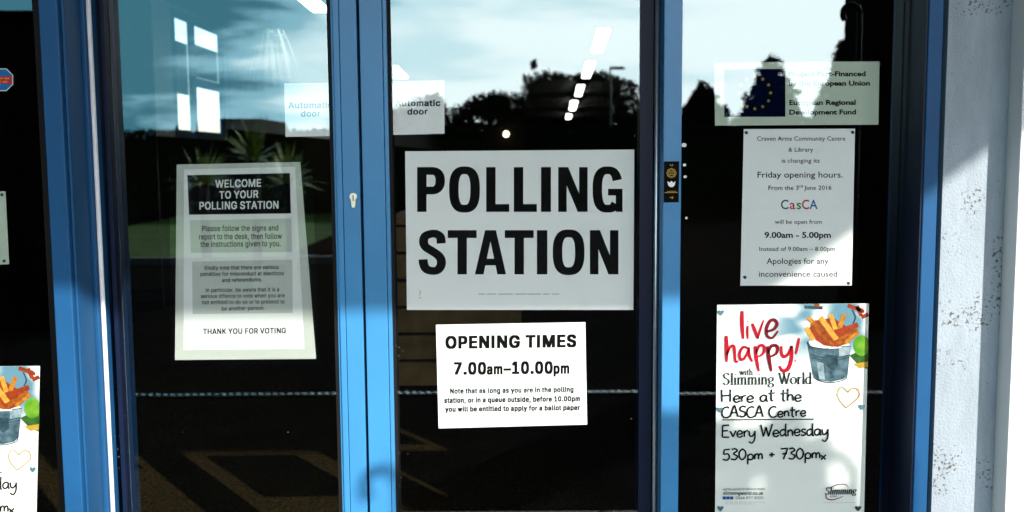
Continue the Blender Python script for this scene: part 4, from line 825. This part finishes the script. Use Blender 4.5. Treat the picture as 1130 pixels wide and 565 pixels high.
def poster(ox, oy, hx, hy, yl, label):
    """the red lettered poster; ox, oy shift it, hx, hy shift its handwriting a little more"""
    def c2(x, y): return (780 + x / 5.947 + ox, 325 + y / 5.947 + oy)
    def c3(x, y): return (780 + x / 3.895 + ox, 420 + y / 3.895 + oy)
    c = [(791.4 + ox, 336.3 + oy), (959 + ox, 334.8 + oy), (953.5 + ox, 572 + oy), (789 + ox, 572.5 + oy)]
    t = notice('poster', c, yl(0), label, 'poster', 'posters with red brush lettering')
    sheet(t, 'sheet', c, yl(0), .0005, M['poster'])
    flat(t, 'photo_background', [c2(205, 66), c2(1063, 59), c2(1052, 560), c2(205, 560)], yl(.6), M['blur'])
    # bucket of chips
    flat(t, 'herb_print', [c2(935, 400), c2(1000, 370), c2(1062, 380), c2(1058, 490), c2(1000, 470)], yl(1), M['lime_dark'])
    pts = [c2(1015 + 55*math.cos(a), 335 + 68*math.sin(a)) for a in [2*math.pi*k/18 for k in range(18)]]
    flat(t, 'lime_print', [(min(p[0], c2(1060, 0)[0]), p[1]) for p in pts], yl(1.5), M['lime'])
    flat(t, 'lime_print', [c2(960, 455), c2(1058, 440), c2(1056, 478), c2(1000, 485)], yl(1.5), M['gold'])
    b = MB()
    for p, q, w_ in (((925, 72), (1035, 110), 26), ((985, 75), (1015, 140), 26), ((1015, 150), (1060, 130), 26)): ribbon(b, [c2(*p), c2(*q)], w_/5.947, yl(1.5), smooth=False)
    b.build('chip_print', M['chip3'], t)
    b = MB(); ribbon(b, [c2(955, 100), c2(975, 150), c2(960, 190)], 1.6, yl(1.7)); b.build('utensil_print', M['tin_dark'], t); b = MB(); ribbon(b, [c2(640, 82), c2(760, 88)], 3.6, yl(1), smooth=False); b.build('utensil_print', M['tin_dark'], t)
    b = MB(); ribbon(b, [c2(705, 68), c2(740, 72)], 3, yl(1.5), smooth=False); b.build('chip_print', M['chip2'], t)
    b = MB(); cc = c2(1043, 84); b.add([P(cc[0] + 3.4*math.cos(-2*math.pi*k/14), cc[1] + 3.4*math.sin(-2*math.pi*k/14), yl(2)) for k in range(14)], [tuple(range(14))]); b.build('white_dot', M['ink_white'], t)
    flat(t, 'paper_lining_print', [c2(668, 312), c2(705, 280), c2(790, 320), c2(900, 300), c2(940, 332), c2(870, 352), c2(760, 356), c2(690, 346)], yl(1.2), M['ink_white'])
    flat(t, 'chip_shadow_print', [c2(668, 230), c2(700, 170), c2(760, 165), c2(830, 150), c2(880, 190), c2(930, 215), c2(975, 235), c2(940, 315), c2(860, 345), c2(770, 335), c2(700, 290)], yl(1.8), M['chip3'])
    for k, (p, q, w_, m) in enumerate((((665, 150), (748, 240), 30, 'chip1'), ((812, 128), (845, 230), 30, 'chip4'), ((905, 130), (868, 225), 30, 'chip1'), ((652, 215), (700, 300), 30, 'chip4'), ((690, 185), (835, 335), 36, 'chip2'),
            ((745, 150), (858, 305), 36, 'chip4'), ((862, 245), (993, 198), 34, 'chip3'), ((838, 325), (992, 235), 36, 'chip2'), ((905, 322), (1000, 245), 24, 'chip1'), ((770, 250), (850, 330), 18, 'chip3'))):
        b = MB(); ribbon(b, [c2(*p), c2(*q)], w_/5.947, yl(2 + .1*k), smooth=False); b.build('chip_print', M[m], t)
    flat(t, 'bucket_print', [c2(664, 322), c2(690, 346), c2(760, 357), c2(870, 353), c2(945, 334), c2(925, 530), c2(895, 556), c2(820, 572), c2(735, 562), c2(697, 530)], yl(3.2), M['tin'])
    flat(t, 'bucket_highlight', [c2(868, 354), c2(942, 336), c2(936, 395), c2(890, 412), c2(868, 410)], yl(3.4), M['tin_light'])
    flat(t, 'bucket_highlight', [c2(720, 440), c2(765, 450), c2(775, 560), c2(738, 556)], yl(3.4), M['tin_light'])
    flat(t, 'bucket_shade', [c2(780, 395), c2(858, 400), c2(862, 470), c2(825, 500), c2(785, 470)], yl(3.4), M['tin_dark'])
    b = MB(); ribbon(b, [c2(662, 308), c2(680, 340), c2(755, 356), c2(800, 357)], 1.5, yl(3.6)); ribbon(b, [c2(680, 395), c2(760, 412), c2(860, 412), c2(935, 396)], 1.1, yl(3.6)); ribbon(b, [c2(684, 412), c2(760, 430), c2(860, 430), c2(932, 412)], .8, yl(3.6))
    ribbon(b, [c2(880, 343), c2(945, 338)], 1, yl(3.6), smooth=False); ribbon(b, [c2(700, 538), c2(740, 566), c2(820, 577), c2(900, 560), c2(922, 536)], 1, yl(3.6)); b.build('bucket_rim', M['tin_dark'], t)
    # brush lettering
    A = MB(); B = MB()
    def br(mb, pts, w_): ribbon(mb, [c2(*p) for p in pts], w_ / 5.947, yl(4), taper=True)
    br(A, [(232, 108), (232, 200), (240, 292)], 26); br(A, [(269, 205), (267, 250), (270, 292)], 17); br(A, [(268, 172), (272, 180)], 14)
    br(A, [(298, 190), (318, 240), (335, 290)], 22); br(A, [(335, 290), (352, 230), (374, 168)], 15)
    br(B, [(392, 245), (440, 228), (462, 195), (445, 168), (415, 175), (392, 225), (398, 272), (432, 284), (468, 240)], 22)
    br(A, [(128, 270), (131, 360), (130, 442)], 26); br(A, [(132, 395), (155, 345), (178, 340), (184, 390), (190, 440), (208, 436)], 20)
    br(A, [(268, 352), (240, 345), (216, 385), (222, 425), (245, 420), (268, 380), (276, 345)], 20); br(A, [(276, 345), (280, 400), (300, 442)], 20)
    br(A, [(318, 338), (326, 420), (342, 505)], 24); br(A, [(324, 385), (345, 338), (375, 340), (372, 385), (336, 410)], 20)
    br(B, [(398, 340), (408, 420), (424, 505)], 26); br(B, [(402, 385), (425, 338), (462, 340), (458, 385), (415, 410)], 22)
    br(A, [(490, 338), (492, 390), (512, 408), (538, 385), (556, 335)], 22); br(A, [(558, 335), (556, 420), (535, 485), (500, 500), (476, 468)], 26)
    br(A, [(607, 285), (596, 340), (585, 392)], 18); br(A, [(580, 430), (584, 440)], 16)
    A.build('brush_lettering', M['red'], t); B.build('brush_lettering', M['maroon'], t)
    b = MB(); strokes(b, SF, 'with', 816 + ox, 413.8 + oy, 830.6 + ox, 413.8 + oy, 7, .95, yl(4), .45)
    strokes(b, SF, 'Slimming World', 798 + ox, 424.4 + oy, 895.5 + ox, 423.6 + oy, 12.5, 1.75, yl(4), .6); b.build('serif_lettering', M['ink_soft'], t)
    b = MB(); k = dict(yp=yl(4), jit=.5)
    strokes(b, HW, 'Here at the', 796.5 + ox + hx, 444 + oy + hy, 884 + ox + hx, 442.5 + oy + hy, 13.6, 1.75, **k)
    strokes(b, HW, 'CASCA Centre', 796.5 + ox + hx, 460.5 + oy + hy, 889 + ox + hx, 459.5 + oy + hy, 11.8, 1.75, **k)
    ribbon(b, [(797 + ox + hx, 463.4 + oy + hy), (840 + ox + hx, 463 + oy + hy), (898 + ox + hx, 462.6 + oy + hy)], 1.2, yl(4))
    strokes(b, HW, 'Every Wednesday', 796.5 + ox + hx, 482.8 + oy + hy, 913.5 + ox + hx, 480 + oy + hy, 13.4, 1.75, **k)
    strokes(b, HW, '530pm + 730pmx', 797.5 + ox + hx, 508 + oy + hy, 911.5 + ox + hx, 505.5 + oy + hy, 12, 1.8, **k); b.build('handwriting', M['ink'], t)
    b = MB(); ribbon(b, [c3(600, 118), c3(572, 85), c3(562, 52), c3(580, 28), (c3(606, 48)), ], 1.0, yl(4)); ribbon(b, [c3(606, 52), c3(625, 34), c3(650, 38), c3(656, 66), c3(632, 92), c3(598, 117)], 1.2, yl(4)); b.build('gold_heart', M['gold'], t)
    # foot of the poster
    lettering(t, 'visit the website for delicious recipes', *c3(68, 472), *c3(250, 470), 2.6, yl(4), M['ink_soft'], 0, 'text_line', slant=.2, sans=(0, 0))
    lettering(t, 'slimmingworld.co.uk', *c3(70, 491), *c3(243, 491), 3.6, yl(4), M['ink'], 0, 'text_line', sans=(.03, .02))
    lettering(t, '0344 897 8000', *c3(124, 510), *c3(243, 510), 3.2, yl(4), M['ink_soft'], 0, 'text_line', sans=(0, 0))
    for k in range(3): flat(t, 'blue_square', [c3(68 + 16*k, 498), c3(82 + 16*k, 498), c3(82 + 16*k, 511), c3(68 + 16*k, 511)], yl(4), M['c_blue'])
    for yy, xe_ in ((522, 250), (530, 205)):
        x_ = 78; b = MB()
        while x_ < xe_: ribbon(b, [c3(x_, yy), c3(min(xe_, x_ + 16), yy)], .7, yl(4), smooth=False); x_ += 20
        b.build('small_print', M['panel'], t)
    x_ = 500; b = MB()
    while x_ < 640: ribbon(b, [c3(x_, 525), c3(x_ + 14, 525)], .7, yl(4), smooth=False); x_ += 18
    b.build('small_print', M['panel'], t)
    b = MB(); strokes(b, SF, 'Slimming', *c3(508, 490), *c3(640, 487), 8, 1.3, yl(4), .5, slant=.18); b.build('logo_lettering', M['ink'], t)
    lettering(t, 'WORLD', *c3(530, 501), *c3(560, 500), 1.8, yl(4), M['ink_soft'], .02, 'logo_lettering')
    b = MB(); ribbon(b, [c3(520, 466), c3(560, 448), c3(595, 446), c3(606, 456)], 1.0, yl(4), taper=True); ribbon(b, [c3(512, 492), c3(518, 508), c3(545, 512), c3(585, 498)], 1.2, yl(4), taper=True); b.build('logo_swoosh', M['maroon'], t)
    for (px, py), m in (((794, 452), 'tack'), ((951, 449), 'tack'), ((795, 561), 'tack'), ((947, 561), 'tack_dark'), ((795.5, 345), 'tack')):
        px += ox; py += oy
        pts = [(px + 3.6 * math.sin(a)**3 , py - (3.0*math.cos(a) - 1.2*math.cos(2*a) - .5*math.cos(3*a))) for a in [2*math.pi*k_/16 for k_ in range(16)]]
        flat(t, 'adhesive_heart', pts, yl(4.4), M[m])
    return t
poster(0, 0, 0, 0, ypane, 'poster with a bucket of chips and red brush lettering, complete, on the right pane')
poster(-915, 69, 19, -10, lambda k: .0060 - .0005 * k, 'poster with a bucket of chips, cut off by the left edge')

# stickers
t = empty('sticker', P(741, 223, -.05), 'narrow black sticker with pale symbols on the blue post right of the doors', 'sticker')
sheet(t, 'backing', [(732.8, 178.2), (749.6, 178), (749, 223.3), (732.4, 223.5)], -.0508, .0005, M['ink'])
b = MB(); cc = (741, 191)
for r_ in (5.2, 4.0): ribbon(b, [(cc[0] + r_*math.cos(a), cc[1] + r_*math.sin(a)) for a in [2*math.pi*k/8 for k in range(9)]], .7, -.0513, smooth=False)
for yy in (189.3, 191, 192.7): ribbon(b, [(738, yy), (744, yy)], .7, -.0513, smooth=False)
ribbon(b, [(740, 181), (739.6, 182.6), (742.4, 182.6), (742, 181)], .6, -.0513)
ribbon(b, [(733.5, 212.6), (748, 212.3)], .8, -.0513, smooth=False); ribbon(b, [(736, 211.2), (746, 211)], .6, -.0513, smooth=False); b.build('symbol', M['gold'], t)
b = MB(); b.add([P(x, y, -.0513) for x, y in reversed([(736.5, 200), (739, 201.5), (741, 199.6), (743, 201.5), (745.5, 200), (744.5, 204.5), (742.3, 206.4), (739.7, 206.4), (737.4, 204.5)])], [tuple(range(9))]); b.build('symbol', M['ink_white'], t)
b = MB(); ribbon(b, [(739, 218), (743, 218)], .8, -.0513, smooth=False); ribbon(b, [(741.5, 216.5), (743, 218), (741.5, 219.5)], .7, -.0513, smooth=False); b.build('symbol', M['gold'], t)
t = empty('sticker', P(2, 100, -.0085), 'blue octagonal sticker with a red band on the far left pane', 'sticker')
def octo(r_, y): return [(2 + r_*math.cos(R(22.5 + 45*k)), 88 + r_*math.sin(R(22.5 + 45*k))) for k in range(8)]
flat(t, 'border', octo(13.5, 0), -.0086, M['panel']); flat(t, 'face', octo(12.4, 0), -.0090, M['c_blue']); flat(t, 'band', [(-9, 84), (13, 84), (13, 92.4), (-9, 92.4)], -.0094, M['c_red'])
b = MB()
for a, e, yy in ((-2, 3, 86.5), (4.5, 10, 86.5), (-3, 1, 90.2), (3, 8, 90.2)): ribbon(b, [(a, yy), (e, yy)], 1.6, -.0098, smooth=False)
b.build('small_print', M['gold'], t)
for k, (px, py, r_) in enumerate(((754.6, 160, 3), (755.2, 182, 2.1), (756, 195, 2), (757.5, 240.5, 1.6))):
    b = MB(); b.add([P(px + r_*math.cos(-2*math.pi*j/10)*(1 + .2*math.sin(j)), py + r_*.8*math.sin(-2*math.pi*j/10), yP - .0008) for j in range(10)] , [tuple(range(10))])
    top(b, 'white_mark', M['spot'], ['largest and topmost of the white specks beside the blue post', 'white speck beside the black sticker, second from the top', 'white speck beside the black sticker, third from the top', 'lowest and smallest white speck beside the blue post'][k], 'speck', 'white specks on the right pane')  # small white marks on the glass beside the post

# ------------------------------------------------------------------ outdoors, seen mirrored in the glass
def leaves(mb, rnd, pts, size, mi=0):
    for (x, y, z) in pts:
        a = Vector((rnd.gauss(0, 1), rnd.gauss(0, 1), rnd.gauss(0, 1))).normalized(); b_ = a.orthogonal().normalized()
        c = a.cross(b_); th = rnd.uniform(0, 6.28); u = b_*math.cos(th) + c*math.sin(th); v_ = a.cross(u); s = size * rnd.uniform(.6, 1.5)
        p = Vector((x, y, z)); mb.add([p - u*s, p - v_*s*.5, p + u*s, p + v_*s*.5], [(0, 1, 2, 3)], mi)
def broadleaf(px, top_y, halfw, dist, label, seed, n=7000, size=.13, base_y=None, lobes=9, group='broadleaf trees across the green'):
    rnd = random.Random(seed); tp = V(px, top_y, dist); hw = halfw * dist / 1100; H = tp.z
    root = empty('broadleaf_tree', (tp.x, tp.y, 0), label, 'tree', group)
    cz = H * .56; rz = H * .44
    L_ = [(0, 0, cz, hw*.72, rz*.8)]
    for k in range(lobes):
        a = rnd.uniform(0, 6.28); e = rnd.uniform(-.5, .95); rr = math.sqrt(max(.05, 1 - e*e*.8))
        L_.append((math.cos(a)*hw*.66*rr, math.sin(a)*hw*.66*rr, cz + e*rz*.68, hw*rnd.uniform(.25, .42), rz*rnd.uniform(.24, .36)))
    pts = []
    while len(pts) < n:
        c = rnd.choice(L_ + [L_[0]]*3); d = Vector((rnd.gauss(0, 1), rnd.gauss(0, 1), rnd.gauss(0, 1))).normalized(); q = rnd.uniform(.45, 1.0) ** .5 * (1 + max(0, rnd.gauss(0, .07)))
        z_ = c[2] + d.z*c[4]*q
        if z_ > .25: pts.append((tp.x + c[0] + d.x*c[3]*q, tp.y + c[1] + d.y*c[3]*q, z_))
    b = MB(); leaves(b, rnd, pts, size)
    for c in L_: leaves(b, rnd, [(tp.x + c[0] + rnd.gauss(0, c[3]*.38), tp.y + c[1] + rnd.gauss(0, c[3]*.38), max(.3, c[2] + rnd.gauss(0, c[4]*.38))) for _ in range(60)], min(c[3], c[4]) * .26)
    b.build('crown', M['leaf'], root)
    t = MB().tube([(tp.x, tp.y, 0), (tp.x + .03, tp.y, H*.3), (tp.x - .02, tp.y, H*.75)], [H*.03, H*.022, H*.006], 8)
    for k in range(6):
        a = rnd.uniform(0, 6.28); z_ = H*rnd.uniform(.25, .5); t.tube([(tp.x, tp.y, z_), (tp.x + math.cos(a)*hw*.3, tp.y + math.sin(a)*hw*.3, z_ + H*.15), (tp.x + math.cos(a)*hw*.62, tp.y + math.sin(a)*hw*.62, z_ + H*.26)], [H*.013, H*.008, H*.003], 6)
    t.build('trunk', M['bark'], root, smooth=True)
    return root
def conifer(px, top_y, halfw, base_y, dist, label, seed, n=9000):
    rnd = random.Random(seed); tp = V(px, top_y, dist); H = tp.z; zb = V(px, base_y, dist).z; hw = halfw * dist / 1100
    root = empty('conifer_tree', (tp.x, tp.y, 0), label, 'tree', 'conifers across the green')
    slope = hw / (H - zb); pts = []
    knob = [(rnd.uniform(0, 6.28), rnd.uniform(0, 1), rnd.uniform(.04, .16)) for _ in range(40)]
    while len(pts) < n:
        u = 1 - math.sqrt(rnd.random()); z_ = u * H; r_ = min((H - z_) * slope, hw * 1.7) * (.94 + .12*rnd.random())
        r_ = r_ ** .9 * hw ** .1
        a = rnd.uniform(0, 6.28)
        for ka, ku, kr in knob:
            if abs(((a - ka + 3.14) % 6.28) - 3.14) < .4 and abs(u - ku) < .05: r_ += kr * hw
        q = rnd.uniform(.3, 1) ** .5
        pts.append((tp.x + math.cos(a)*r_*q, tp.y + math.sin(a)*r_*q, max(.05, z_)))
    b = MB(); leaves(b, rnd, pts, .095)
    for u0, u1 in ((.02, .5), (.5, .93)):
        r0, r1 = [min((H - u*H) * slope, hw * 1.7) * .72 for u in (u0, u1)]
        b.tube([(tp.x, tp.y, H*u0), (tp.x, tp.y, H*u1)], [max(.02, r0), max(.02, r1)], 14)
    b.build('crown', M['conifer'], root)
    MB().tube([(tp.x, tp.y, 0), (tp.x, tp.y, H*.5), (tp.x, tp.y, H*.97)], [.10, .06, .012], 8).build('trunk', M['bark'], root, smooth=True)
broadleaf(640, 72, 84, 60, 'tallest broad dark tree, mirrored behind the slanting row of ceiling lights', 3, 15000, .13, lobes=18)
broadleaf(548, 101, 78, 56, 'lower rounded dark tree mirrored just right of the Automatic door notice', 5, 12000, .12, lobes=14)
broadleaf(463, 97, 38, 50, 'small dark tree mirrored behind the Automatic door notice of the right door', 12, 3500, .12)
broadleaf(703, 118, 34, 70, 'low bushy dark tree mirrored at the right edge of the right door', 8, 4000, .15)
broadleaf(202, 134, 18, 40, 'small dark bush-like tree mirrored above the welcome notice', 9, 2500, .09)
broadleaf(300, 142, 80, 46, 'wide low tree mirrored at the foot of the left door sky', 10, 5000, .11)
broadleaf(20, 112, 26, 40, 'dark tree mirrored in the far left pane', 15, 3000, .1)
conifer(774, 89, 33, 142, 30, 'shortest cone shaped conifer, mirrored at the left side of the right pane', 21)
conifer(850, 60, 40, 140, 30, 'pointed conifer mirrored across the flag of the funding notice', 22)
conifer(936, 38, 42, 142, 28, 'tallest conifer, mirrored beside the dark pier in the right pane', 23)

# clipped hedge
def hedge(p0, p1, dist, ztop, label, seed, n):
    rnd = random.Random(seed); a, c = V(p0, 172, dist), V(p1, 172, dist)
    b = MB().box(a.x, c.x, a.y - .35, a.y + .35, 0, ztop - .18)
    leaves(b, rnd, [(rnd.uniform(a.x, c.x), a.y + rnd.uniform(-.5, .5), rnd.uniform(.05, ztop) if rnd.random() < .6 else ztop - .2 + .22*rnd.random()) for _ in range(n)], .07)
    top(b, 'hedge', M['leaf'], label, 'hedge', loc=Vector(((a.x+c.x)/2, a.y, 0)))
hedge(-330, 868, 25, 2.05, 'long dark clipped hedge beyond the lawn, mirrored behind the notices', 31, 14000)
hedge(912, 1300, 25, 2.0, 'dark hedge right of the sunny gap, mirrored behind the opening hours notice', 32, 4000)

# street lamp
lp = V(674, 76, 42)
t = empty('street_lamp', (lp.x, lp.y, 0), 'slim street lamp with a flat sideways head, mirrored right of the tall tree', 'street lamp')
MB().tube([(lp.x, lp.y, 0), (lp.x, lp.y, 1.2), (lp.x, lp.y, lp.z)], [.09, .06, .04], 10).build('post', M['iron'], t, smooth=True)
b = MB().box(lp.x - .02, lp.x + .62, lp.y - .12, lp.y + .12, lp.z - .02, lp.z + .09); b.build('lantern', M['iron'], t, bevel=.03)

# dark wall wing on the left, brick pier on the right
a = V(46, 12, 7.9)
dw = empty('boundary_wall', (a.x - 2, a.y, 0), 'tall dark brick wall mirrored in the far left pane', 'wall')
MB().box(a.x - 5, a.x, a.y - .22, a.y, 0, a.z - .06).build('wall', M['brick'], dw)
MB().box(a.x - 5.03, a.x + .03, a.y - .25, a.y + .03, a.z - .057, a.z).build('coping', M['wood_dark'], dw)
a, c = V(945, 100, 7.9), V(994, 100, 7.9)
dp = empty('brick_pier', ((a.x + c.x)/2, a.y, 0), 'tall dark brick pier mirrored as a black upright in the right pane', 'pier')
MB().box(a.x, c.x, a.y - .36, a.y, 0, 3.4).build('pier', M['brick'], dp)
MB().box(a.x - .04, c.x + .04, a.y - .40, a.y + .04, 3.403, 3.5).build('cap', M['concrete'], dp)
# added blocks outside the frame, there to cut skylight on wall and posts
def block(x0, x1, y0, y1, h, label):
    t = empty('skylight_blocker', ((x0 + x1)/2, (y0 + y1)/2, 0), label, 'building')
    MB().box(x0, x1, y0, y1, 0, h).build('wall', M['brick'], t)
    MB().box(x0 - .2, x1 + .2, y0 - .2, y1 + .2, h + .003, h + .25).build('roof', M['wood_dark'], t)
    xf = x1 if x0 < 0 else x0; sg = 1 if x0 < 0 else -1
    for yy_ in (y0 + (y1 - y0)*.22, y0 + (y1 - y0)*.62):
        for zz in (1.0, 3.6):
            f = MB().box(xf + sg*.002, xf + sg*.05, yy_, yy_ + .9, zz, zz + 1.2).build('window', M['upvc'], t)
            MB().box(xf + sg*.052, xf + sg*.056, yy_ + .06, yy_ + .84, zz + .06, zz + 1.14).build('pane', M['dark'], f)
block(6.2, 12, -5.6, -.9, 6.2, 'added dark brick block, unseen, right of the entrance, cutting skylight on its front')
block(-12, -4.6, -5.3, -.9, 6.2, 'added dark brick block, unseen, left of the entrance, cutting skylight on its front')
# climbing plant on the pier
rnd = random.Random(77); b = MB(); cl = []
for k in range(420):
    z_ = rnd.uniform(.2, 2.15); cl.append((c.x + abs(rnd.gauss(0, .05 + .05*(z_ > 1.4))) , a.y - .18 + rnd.gauss(0, .12), z_))
leaves(b, rnd, cl, .035)
b.tube([(c.x + .012, a.y - .18, 0), (c.x + .02, a.y - .16, 1.0), (c.x + .015, a.y - .2, 2.1)], .012, 6)
for k in range(5): b.tube([(c.x + .01, a.y - .18, 1.3 + .17*k), (c.x + .09, a.y - .17, 1.42 + .17*k), (c.x + .13, a.y - .16, 1.36 + .17*k)], .006, 5)
top(b, 'climbing_plant', M['leaf'], 'straggly climber hanging off the dark pier in the right pane', 'plant', loc=Vector((c.x, a.y, 0)))

# shepherd's crooks whose looped tops throw arches of shadow on the doors
def crook(px, py, yf, s_, rad, rt, label):
    p = P(px, py, yf); k = s_ + yf
    cx_, cz_ = p.x + .72 * k, p.z + .53 * k; y_ = -s_
    pts = [(cx_ + rad, y_, 0), (cx_ + rad, y_, cz_ * .5), (cx_ + rad, y_, cz_)]
    pts += [(cx_ + rad*math.cos(R(a_)), y_, cz_ + rad*math.sin(R(a_))) for a_ in range(15, 226, 15)]
    b = MB().tube(pts, rt, 10)
    return top(b, 'garden_hook', M['iron'], label, 'garden hook', "crook topped stakes before the doors", loc=Vector((cx_ + rad, y_, 0)), smooth=True)
crook(421, 538, 0, 2.3, .036, .0115, 'thin black crook topped stake, leftmost of three, its loop mirrored by the conifer')
crook(742, 492, -.05, 2.35, .032, .011, 'black crook topped stake, the middle one of three')
crook(917, 530, yP, 2.4, .056, .011, 'black crook topped stake with the widest loop, rightmost of three')

# tall shrub in a pot, off to the right, throwing leafy shade on the lower right pane
rnd = random.Random(90); pts = []; sh = []
holes = [(846, 540, 17), (930, 523, 17), (806, 520, 9), (895, 470, 12), (770, 500, 12), (738, 545, 10), (747, 505, 9)]
while len(pts) < 1500:
    px, py = rnd.uniform(735, 948), rnd.uniform(452, 700)
    edge = 468 + 14*math.sin(px*.055) + 8*math.sin(px*.17 + 1) + (max(0, px - 870) * .45)
    if py < edge + rnd.gauss(0, 4): continue
    if any(math.hypot(px - hx, (py - hy)*.8) < hr for hx, hy, hr in holes): continue
    if py > 575 and rnd.random() < .35: continue
    k = 2.45 + rnd.gauss(0, .10); p = P(px, py, yP); pts.append((p.x + .72*(k + yP), -k, p.z + .53*(k + yP)))
for _ in range(420):
    px, py = rnd.uniform(722, 764), rnd.uniform(466, 620)
    if math.hypot(px - 749, (py - 508)*.55) < 7: continue
    k = 2.45 + rnd.gauss(0, .06); p = P(px, py, -.05); pts.append((p.x + .72*(k - .05), -k, p.z + .53*(k - .05)))
b = MB(); leaves(b, rnd, [p for p in pts if p[2] > .5], .03)
sx_ = sum(p[0] for p in pts)/len(pts)
sr = empty('potted_shrub', (sx_, -2.45, 0), 'tall leafy shrub in a dark pot right of the doors, shading the red lettered poster', 'plant')
b.build('foliage', M['leaf'], sr)
MB().tube([(sx_, -2.45, .4), (sx_ + .02, -2.45, 1.2), (sx_, -2.45, 1.9)], [.02, .016, .006], 8).tube([(sx_, -2.45, 1.2), (sx_ - .18, -2.43, 1.9)], [.012, .004], 6).tube([(sx_ + .02, -2.45, 1.1), (sx_ + .2, -2.47, 1.8)], [.012, .004], 6).build('stem', M['bark'], sr)
MB().tube([(sx_, -2.45, .004), (sx_, -2.45, .36), (sx_, -2.45, .38), (sx_, -2.45, .44)], [.17, .23, .25, .25], 20).build('pot', M['iron'], sr)

# drainage channel with slanted bars
yd = V(565, 436, 5.6).y
p = P(565, 436, 0); dd = (p - CAMP); k = -CAM_H / dd.z; yd = -(dd.y * k - CAM_D)
b = MB()
x = -2.6
while x < 2.6:
    b.add([(x, yd - .022, .012), (x + .020, yd - .022, .012), (x + .042, yd + .022, .012), (x + .022, yd + .022, .012), (x, yd - .022, .002), (x + .020, yd - .022, .002), (x + .042, yd + .022, .002), (x + .022, yd + .022, .002)],
          [(0, 1, 2, 3), (0, 4, 5, 1), (1, 5, 6, 2), (2, 6, 7, 3), (3, 7, 4, 0)]); x += .042
dc = empty('drain_channel', (0, yd, 0), 'steel drain grating with slanted bars across the paving, mirrored as a dotted line', 'drain')
b.build('grating', M['steel'], dc)
MB().box(-2.62, 2.65, yd - .034, yd - .024, .001, .010).box(-2.62, 2.65, yd + .024, yd + .034, .001, .010).build('edge_rail', M['iron'], dc)

# van parked beyond the path
def van():
    a, c = V(195, 128, 24), V(268, 128, 24); zt = a.z; y0 = a.y; w_ = c.x - a.x
    t = empty('parked_van', ((a.x + c.x)/2, y0, 0), 'dark van parked facing the doors, mirrored above the welcome notice', 'van')
    prof = [(0, .28), (0, .85), (.10, .98), (.85, 1.12), (1.45, zt - .12), (1.75, zt), (4.6, zt), (4.8, zt - .15), (4.85, .3)]
    b = MB(); n = len(prof)
    for xx in (a.x, c.x): b.v += [(xx, y0 - q, z_) for q, z_ in prof]
    b.f += [tuple(range(n)), tuple(range(2*n-1, n-1, -1))] + [(i, i+n, (i+1) % n+n, (i+1) % n) for i in range(n)]; b.m += [0]*(n+2)
    b.build('body', M['paint_dark'], t, bevel=.05)
    q = Vector((0, -.60, zt - .12 - 1.12)).normalized(); nrm = Vector((0, .9, .55)).normalized()*.012
    b = MB(); zz0, zz1 = 1.18, zt - .2
    def yy(z_): return y0 - .85 - (z_ - 1.12) / (zt - .12 - 1.12) * .60
    b.add([(a.x + .12, yy(zz0) + .012, zz0), (c.x - .12, yy(zz0) + .012, zz0), (c.x - .18, yy(zz1) + .012, zz1), (a.x + .18, yy(zz1) + .012, zz1)], [(0, 3, 2, 1)]); b.build('windscreen', GL[0], t)
    for xx in (a.x + .2, c.x - .2):
        MB().tube([(xx, y0 + .012, .72), (xx, y0 - .04, .72)], .1, 14).build('headlight', M['steel'], t)
    for xx in (a.x + .02, c.x - .22):
        for yy_ in (y0 - .9, y0 - 3.8): MB().tube([(xx, yy_, .33), (xx + .2, yy_, .33)], .33, 18).build('wheel', M['tyre'], t)
van()

# sword-leaved plants near the lawn edge
def sword(px, topy, dist, n, ln, label, seed):
    rnd = random.Random(seed); p = V(px, topy, dist); zb = p.z - ln * .8
    root = empty('cordyline', (p.x, p.y, 0), label, 'plant', 'sword leaved plants along the path')
    b = MB()
    for k in range(n):
        a = rnd.uniform(0, 6.28); el = rnd.uniform(.15, 1.45); l_ = ln*rnd.uniform(.7, 1.1); wd = .018 + .012*rnd.random()
        d = Vector((math.cos(a)*math.cos(el), math.sin(a)*math.cos(el), math.sin(el))); sd = Vector((-math.sin(a), math.cos(a), 0))
        q = [Vector((p.x, p.y, zb)) + d*l_*u - Vector((0, 0, .35*l_*u*u*math.cos(el))) for u in (0, .35, .7, 1)]
        vs = []
        for i, pt in enumerate(q):
            w_ = wd*(1, 1, .7, .05)[i]; vs += [pt - sd*w_, pt + sd*w_]
        b.add(vs, [(2*i, 2*i+1, 2*i+3, 2*i+2) for i in range(3)])
    b.build('leaves', M['spike'], root)
    MB().tube([(p.x, p.y, 0), (p.x + .01, p.y, zb*.5), (p.x, p.y, zb + .03)], [.06, .045, .05], 9).build('trunk', M['bark'], root, smooth=True)
sword(278, 132, 10.5, 60, .55, 'taller sword leaved plant beside the van, mirrored left of the Automatic door notice', 41)
sword(222, 163, 9.6, 60, .45, 'low sword leaved plant mirrored just above the welcome notice, on the left', 42)
sword(316, 163, 9.8, 60, .45, 'low sword leaved plant mirrored just above the welcome notice, on the right', 43)
